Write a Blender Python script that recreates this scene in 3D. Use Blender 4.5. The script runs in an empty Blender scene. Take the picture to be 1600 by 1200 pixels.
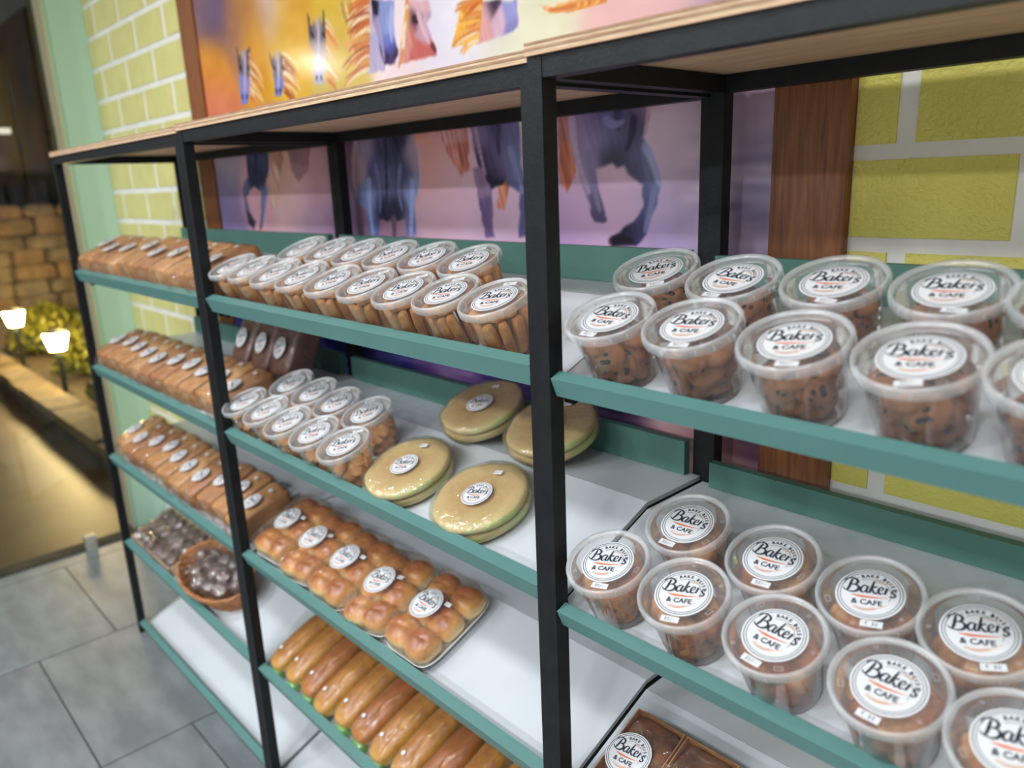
import bpy, math, random
import numpy as np
from mathutils import Vector, Matrix, Euler, Quaternion, noise

scene = bpy.context.scene
col = scene.collection

# ------------------------------------------------------------------ camera
cam_data = bpy.data.cameras.new('camera')
cam = bpy.data.objects.new('camera', cam_data)
col.objects.link(cam)
cam_data.sensor_width = 36.0
cam_data.lens = 36.0 * 1201.1 / 1600.0
cam_data.clip_start = 0.02
cam_data.clip_end = 200
_r = Vector((0.68378, 0.72863, -0.03935)); _u = Vector((-0.16141, 0.20363, 0.96565)); _b = Vector((0.71161, -0.65394, 0.25685))
M = Matrix(((_r.x, _u.x, _b.x, 0.0), (_r.y, _u.y, _b.y, -0.68), (_r.z, _u.z, _b.z, 1.585), (0, 0, 0, 1)))
cam.matrix_world = M
cam_data.dof.use_dof = True
cam_data.dof.focus_distance = 1.12
cam_data.dof.aperture_fstop = 2.9
scene.camera = cam

# ------------------------------------------------------------------ world and light
world = bpy.data.worlds.new('night_sky')
scene.world = world
world.use_nodes = True
wb = world.node_tree.nodes['Background']
wb.inputs[0].default_value = (0.035, 0.045, 0.07, 1)
wb.inputs[1].default_value = 1.0

def area_light(name, loc, size, watts, colour, sy=None):
    d = bpy.data.lights.new(name, 'AREA')
    d.energy = watts
    d.color = colour
    d.shape = 'RECTANGLE' if sy else 'SQUARE'
    d.size = size
    if sy: d.size_y = sy
    o = bpy.data.objects.new(name, d)
    col.objects.link(o)
    o.location = loc
    return o

LAMP_W = [12, 11, 7, 24, 22, 16, 42, 42, 36]
CEIL = 2.9
LAMPS = [(-2.75, -0.95), (-1.25, -0.95), (0.25, -0.95), (-2.75, -2.4), (-1.25, -2.4), (0.25, -2.4), (-2.75, -4.3), (-1.25, -4.3), (0.25, -4.3)]
for (lx, ly), lw_ in zip(LAMPS, LAMP_W):
    area_light('ceiling_lamp_light', (lx, ly, CEIL - 0.045), 0.26, lw_, (0.93, 0.97, 1.0))

vs = scene.view_settings
vs.view_transform = 'Standard'
vs.look = 'None'
vs.gamma = 1.0
vs.use_curve_mapping = False
vs.exposure = 0.48
try:
    scene.cycles.transparent_max_bounces = 48
    scene.cycles.max_bounces = 10
    scene.cycles.sample_clamp_indirect = 6.0
except Exception:
    pass

# ------------------------------------------------------------------ measured layout (metres)
JARS = {'B1f':[(-1.699,.069,.68),(-1.598,.069,.7),(-1.482,.064,.7),(-1.375,.065,.66),(-1.256,.063,.6),(-1.145,.064,.54),(-1.034,.063,.51),(-.928,.067,.42),(-.817,.068,.33)],
    'B1b':[(-1.538,.166,.69),(-1.424,.168,.7),(-1.318,.168,.57),(-1.208,.168,.72),(-1.096,.169,.68),(-.979,.166,.37)],
    'B2f':[(-1.723,.066,.78),(-1.611,.066,.79),(-1.498,.06,.8),(-1.384,.06,.71),(-1.271,.06,.64)],
    'B2b':[(-1.657,.164,.78),(-1.544,.161,.79),(-1.435,.154,.8),(-1.317,.154,.9)],
    'C1f':[(-.588,.063,-.0),(-.475,.067,.15),(-.354,.062,.27),(-.238,.062,.21),(-.131,.063,.16)],
    'C1b':[(-.601,.179,.5),(-.485,.172,-.13),(-.368,.18,.09),(-.252,.181,.1),(-.148,.18,.04)],
    'C2f':[(-.592,.062,.33),(-.475,.063,.31),(-.355,.059,-.05),(-.234,.057,-.0),(-.125,.052,.23)],
    'C2b':[(-.535,.165,.07),(-.409,.157,.06),(-.293,.155,.29),(-.186,.155,.36)]}
MURAL_BG = [(-2.53,2.124,110,90,130),(-2.391,2.071,170,120,95),(-2.179,2.076,220,190,180),(-2.267,2.0,228,160,50),(-2.583,1.969,235,160,60),(-2.597,1.879,225,130,100),(-2.007,2.016,225,165,55),(-2.084,1.946,238,190,60),(-1.806,1.934,225,180,80),(-1.827,1.876,220,200,110),(-1.553,1.889,250,230,235),(-1.393,1.917,235,235,250),(-2.585,2.158,140,110,120),(-2.308,2.104,190,130,70),(-2.055,2.066,230,180,90),(-1.853,2.011,225,190,70),(-2.595,1.679,165,150,165),(-2.626,1.583,118,108,160),(-2.574,1.477,130,110,160),(-2.192,1.662,200,150,130),(-2.141,1.544,208,165,175),(-2.054,1.478,165,130,165),(-1.974,1.63,185,140,150),(-1.852,1.68,120,80,110),(-1.861,1.514,135,105,145),(-1.482,1.66,215,140,110),(-1.445,1.63,200,140,150),(-1.482,1.516,200,160,180),(-1.645,1.473,150,110,140),(-2.394,1.546,205,150,170),(-1.41,1.898,240,230,245),(-1.146,1.877,240,240,205),(-1.217,1.904,240,235,235),(-.897,1.867,240,190,190),(-1.11,1.901,240,235,205),(-.808,1.709,200,170,190),(-.785,1.623,190,165,190),(-.805,1.518,160,140,200),(-.763,1.587,185,160,185),(-.922,1.518,195,160,200),(-1.011,1.517,190,150,190),(-1.035,1.468,165,125,185),(-1.4,1.54,210,170,200),(-1.224,1.494,195,160,190),(-1.404,1.656,215,170,190),(-.922,1.574,205,165,190),(-.649,1.723,190,160,185),(-.665,1.685,120,90,110),(-.639,1.671,165,140,160),(-.644,1.634,190,160,185),(-.625,1.608,115,115,165),(-.642,1.577,180,165,200),(-.648,1.551,120,120,175),(-.639,1.519,170,155,190),(-.619,1.489,105,95,140),(-.644,1.465,165,130,150),(-1.733,1.13,40,40,110),(-1.456,1.121,100,70,130),(-1.861,1.131,45,45,120),(-1.225,1.128,70,50,110),(-.93,1.127,60,40,80),(-.78,1.139,205,150,160),(-.686,1.129,190,110,100),(-.625,1.132,70,60,120),(-.648,1.103,150,110,110),(-1.032,1.12,60,45,100),(-2.278,1.137,45,50,120),(-2.607,1.145,45,55,130)]
MURAL_SHAPES = [([(-2.399,2.006),(-2.386,1.98),(-2.367,1.99),(-2.341,1.992),(-2.325,1.986),(-2.311,1.993),(-2.314,1.948),(-2.341,1.879),(-2.368,1.839),(-2.412,1.843),(-2.41,1.899),(-2.402,1.959)],[(-2.357,1.986,190,170,160),(-2.394,1.988,90,75,90),(-2.319,1.978,90,75,90),(-2.361,1.948,120,105,125),(-2.377,1.895,150,145,205),(-2.387,1.859,125,135,215)]),
    ([(-2.192,1.967),(-2.182,1.937),(-2.164,1.957),(-2.137,1.962),(-2.122,1.945),(-2.109,1.955),(-2.119,1.906),(-2.126,1.868),(-2.147,1.842),(-2.186,1.845),(-2.183,1.897),(-2.191,1.938)],[(-2.145,1.955,200,180,170),(-2.187,1.955,95,80,95),(-2.115,1.945,95,80,95),(-2.155,1.916,140,125,145),(-2.159,1.871,130,135,205)]),
    ([(-1.957,2.025),(-1.944,1.992),(-1.918,2.011),(-1.896,2.009),(-1.889,1.991),(-1.878,2.02),(-1.871,1.984),(-1.882,1.945),(-1.881,1.914),(-1.912,1.85),(-1.957,1.852),(-1.953,1.923),(-1.962,1.961),(-1.96,1.998)],[(-1.908,2.002,215,190,160),(-1.952,2.007,80,70,85),(-1.877,2.0,80,70,85),(-1.915,1.97,120,105,125),(-1.922,1.935,190,170,175),(-1.927,1.883,185,175,215)]),
    ([(-1.788,2.029),(-1.668,2.007),(-1.678,1.916),(-1.696,1.856),(-1.739,1.858),(-1.766,1.904),(-1.788,1.931),(-1.741,1.949),(-1.792,1.983),(-1.801,2.016)],[(-1.735,2.0,225,190,110),(-1.699,1.985,215,140,90),(-1.708,1.929,200,110,75),(-1.75,1.911,235,175,110),(-1.708,1.872,215,150,120)]),
    ([(-1.677,2.009),(-1.65,2.004),(-1.641,1.947),(-1.627,1.89),(-1.62,1.846),(-1.702,1.851)],[(-1.668,1.98,215,195,210),(-1.668,1.89,190,180,215)]),
    ([(-1.659,2.006),(-1.565,1.989),(-1.577,1.937),(-1.566,1.872),(-1.583,1.857),(-1.622,1.859),(-1.633,1.881),(-1.649,1.925),(-1.661,1.96)],[(-1.653,1.986,40,35,60),(-1.648,1.958,165,150,185),(-1.61,1.979,150,160,215),(-1.623,1.945,140,155,215),(-1.593,1.94,165,175,230),(-1.603,1.905,120,130,205),(-1.597,1.885,85,85,165),(-1.599,1.867,80,65,110),(-1.619,1.867,70,50,85),(-1.577,1.869,65,50,75)]),
    ([(-1.517,1.981),(-1.44,1.967),(-1.434,1.934),(-1.453,1.922),(-1.428,1.867),(-1.422,1.853),(-1.571,1.854),(-1.547,1.906),(-1.526,1.943)],[(-1.479,1.965,225,180,190),(-1.494,1.935,110,70,85),(-1.477,1.917,212,170,185),(-1.528,1.894,220,150,140),(-1.494,1.871,205,105,100),(-1.447,1.904,200,165,195),(-1.439,1.871,205,110,105),(-1.53,1.939,225,165,130)]),
    ([(-1.333,1.948),(-1.266,1.936),(-1.276,1.902),(-1.289,1.86),(-1.369,1.863),(-1.343,1.909)],[(-1.313,1.936,250,190,90),(-1.295,1.909,230,130,60),(-1.331,1.887,248,180,70),(-1.295,1.873,215,120,70)]),
    ([(-1.273,1.937),(-1.168,1.919),(-1.165,1.869),(-1.183,1.864),(-1.253,1.859),(-1.293,1.856),(-1.279,1.907)],[(-1.255,1.915,235,180,190),(-1.242,1.922,70,55,75),(-1.218,1.889,220,185,205),(-1.187,1.899,165,165,225),(-1.182,1.872,150,145,205),(-1.268,1.877,230,170,170)]),
    ([(-1.024,1.893),(-.944,1.879),(-.983,1.878),(-1.019,1.876),(-1.061,1.88),(-1.094,1.889),(-1.105,1.9),(-1.083,1.89),(-1.045,1.884)],[(-.993,1.884,250,180,70),(-1.045,1.881,230,120,60),(-1.067,1.883,235,150,90)]),
    ([(-2.254,1.738),(-2.148,1.731),(-2.198,1.637),(-2.248,1.545),(-2.289,1.526),(-2.288,1.609)],[(-2.213,1.687,195,140,120),(-2.246,1.608,215,165,150)]),
    ([(-2.148,1.731),(-2.002,1.722),(-2.039,1.632),(-2.101,1.604),(-2.139,1.635)],[(-2.084,1.68,150,105,120),(-2.097,1.622,165,120,135)]),
    ([(-2.412,1.748),(-2.261,1.738),(-2.28,1.64),(-2.313,1.597),(-2.301,1.577),(-2.333,1.539),(-2.366,1.473),(-2.39,1.462),(-2.362,1.526),(-2.352,1.578),(-2.387,1.598),(-2.421,1.586),(-2.457,1.56),(-2.445,1.519),(-2.415,1.486),(-2.433,1.462),(-2.468,1.478),(-2.477,1.526),(-2.481,1.58),(-2.46,1.613),(-2.433,1.626)],[(-2.353,1.694,75,75,120),(-2.37,1.63,58,58,95),(-2.46,1.56,90,95,145),(-2.342,1.546,110,115,170),(-2.444,1.479,60,50,80)]),
    ([(-1.781,1.728),(-1.691,1.737),(-1.557,1.726),(-1.528,1.691),(-1.512,1.614),(-1.524,1.565),(-1.545,1.536),(-1.545,1.465),(-1.587,1.459),(-1.586,1.5),(-1.699,1.496),(-1.71,1.456),(-1.752,1.46),(-1.759,1.526),(-1.793,1.537),(-1.811,1.586),(-1.81,1.651)],[(-1.785,1.644,185,150,175),(-1.738,1.684,150,130,165),(-1.74,1.547,125,140,205),(-1.731,1.482,100,110,170),(-1.669,1.7,95,85,120),(-1.655,1.669,62,60,92),(-1.596,1.695,55,52,80),(-1.533,1.653,165,140,170),(-1.548,1.565,130,145,205),(-1.562,1.485,110,115,175),(-1.648,1.583,100,100,150),(-1.62,1.52,48,44,70),(-1.676,1.52,50,46,75),(-1.589,1.616,70,70,110),(-1.69,1.62,90,90,140)]),
    ([(-1.453,1.709),(-1.331,1.722),(-1.334,1.607),(-1.364,1.595),(-1.425,1.675)],[(-1.37,1.69,215,150,150),(-1.367,1.645,205,120,110)]),
    ([(-1.238,1.587),(-1.205,1.582),(-1.227,1.523),(-1.249,1.528)],[(-1.226,1.56,218,135,110)]),
    ([(-1.33,1.739),(-1.261,1.741),(-1.174,1.737),(-1.171,1.664),(-1.171,1.61),(-1.16,1.58),(-1.159,1.474),(-1.183,1.469),(-1.175,1.56),(-1.209,1.573),(-1.218,1.584),(-1.267,1.565),(-1.286,1.579),(-1.31,1.633)],[(-1.299,1.693,130,110,155),(-1.244,1.702,85,80,125),(-1.206,1.679,100,95,150),(-1.235,1.63,110,95,150),(-1.258,1.587,62,50,80),(-1.19,1.619,115,125,185),(-1.17,1.534,90,90,145),(-1.18,1.701,130,120,170),(-1.284,1.614,80,65,100)]),
    ([(-1.319,1.611),(-1.284,1.614),(-1.263,1.561),(-1.262,1.467),(-1.291,1.466),(-1.307,1.539)],[(-1.293,1.584,150,120,165),(-1.28,1.516,115,90,145)]),
    ([(-1.067,1.715),(-1.028,1.719),(-1.025,1.62),(-1.02,1.596),(-1.044,1.558),(-1.063,1.578)],[(-1.051,1.691,180,110,110),(-1.048,1.613,205,115,90)]),
    ([(-1.039,1.72),(-.996,1.739),(-.926,1.738),(-.849,1.733),(-.85,1.675),(-.864,1.648),(-.85,1.619),(-.83,1.59),(-.824,1.561),(-.835,1.532),(-.849,1.51),(-.854,1.481),(-.878,1.461),(-.933,1.457),(-.928,1.479),(-.903,1.493),(-.883,1.503),(-.862,1.533),(-.862,1.569),(-.883,1.577),(-.907,1.6),(-.922,1.599),(-.932,1.606),(-.97,1.597),(-.962,1.556),(-.952,1.533),(-.948,1.506),(-.977,1.502),(-.989,1.533),(-1.005,1.573),(-1.025,1.62),(-1.033,1.659)],[(-1.024,1.689,175,140,180),(-1.003,1.657,150,130,180),(-.999,1.596,145,130,180),(-.968,1.525,105,95,140),(-.963,1.51,80,60,110),(-.987,1.693,110,95,150),(-.921,1.72,100,88,130),(-.912,1.68,85,80,125),(-.926,1.659,125,120,180),(-.888,1.664,70,65,105),(-.922,1.615,62,54,85),(-.856,1.703,145,115,150),(-.869,1.613,110,115,170),(-.841,1.59,130,135,195),(-.85,1.554,90,95,150),(-.85,1.518,85,90,140),(-.873,1.484,65,60,105),(-.918,1.471,45,36,55),(-.878,1.592,60,55,90)])]
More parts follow.
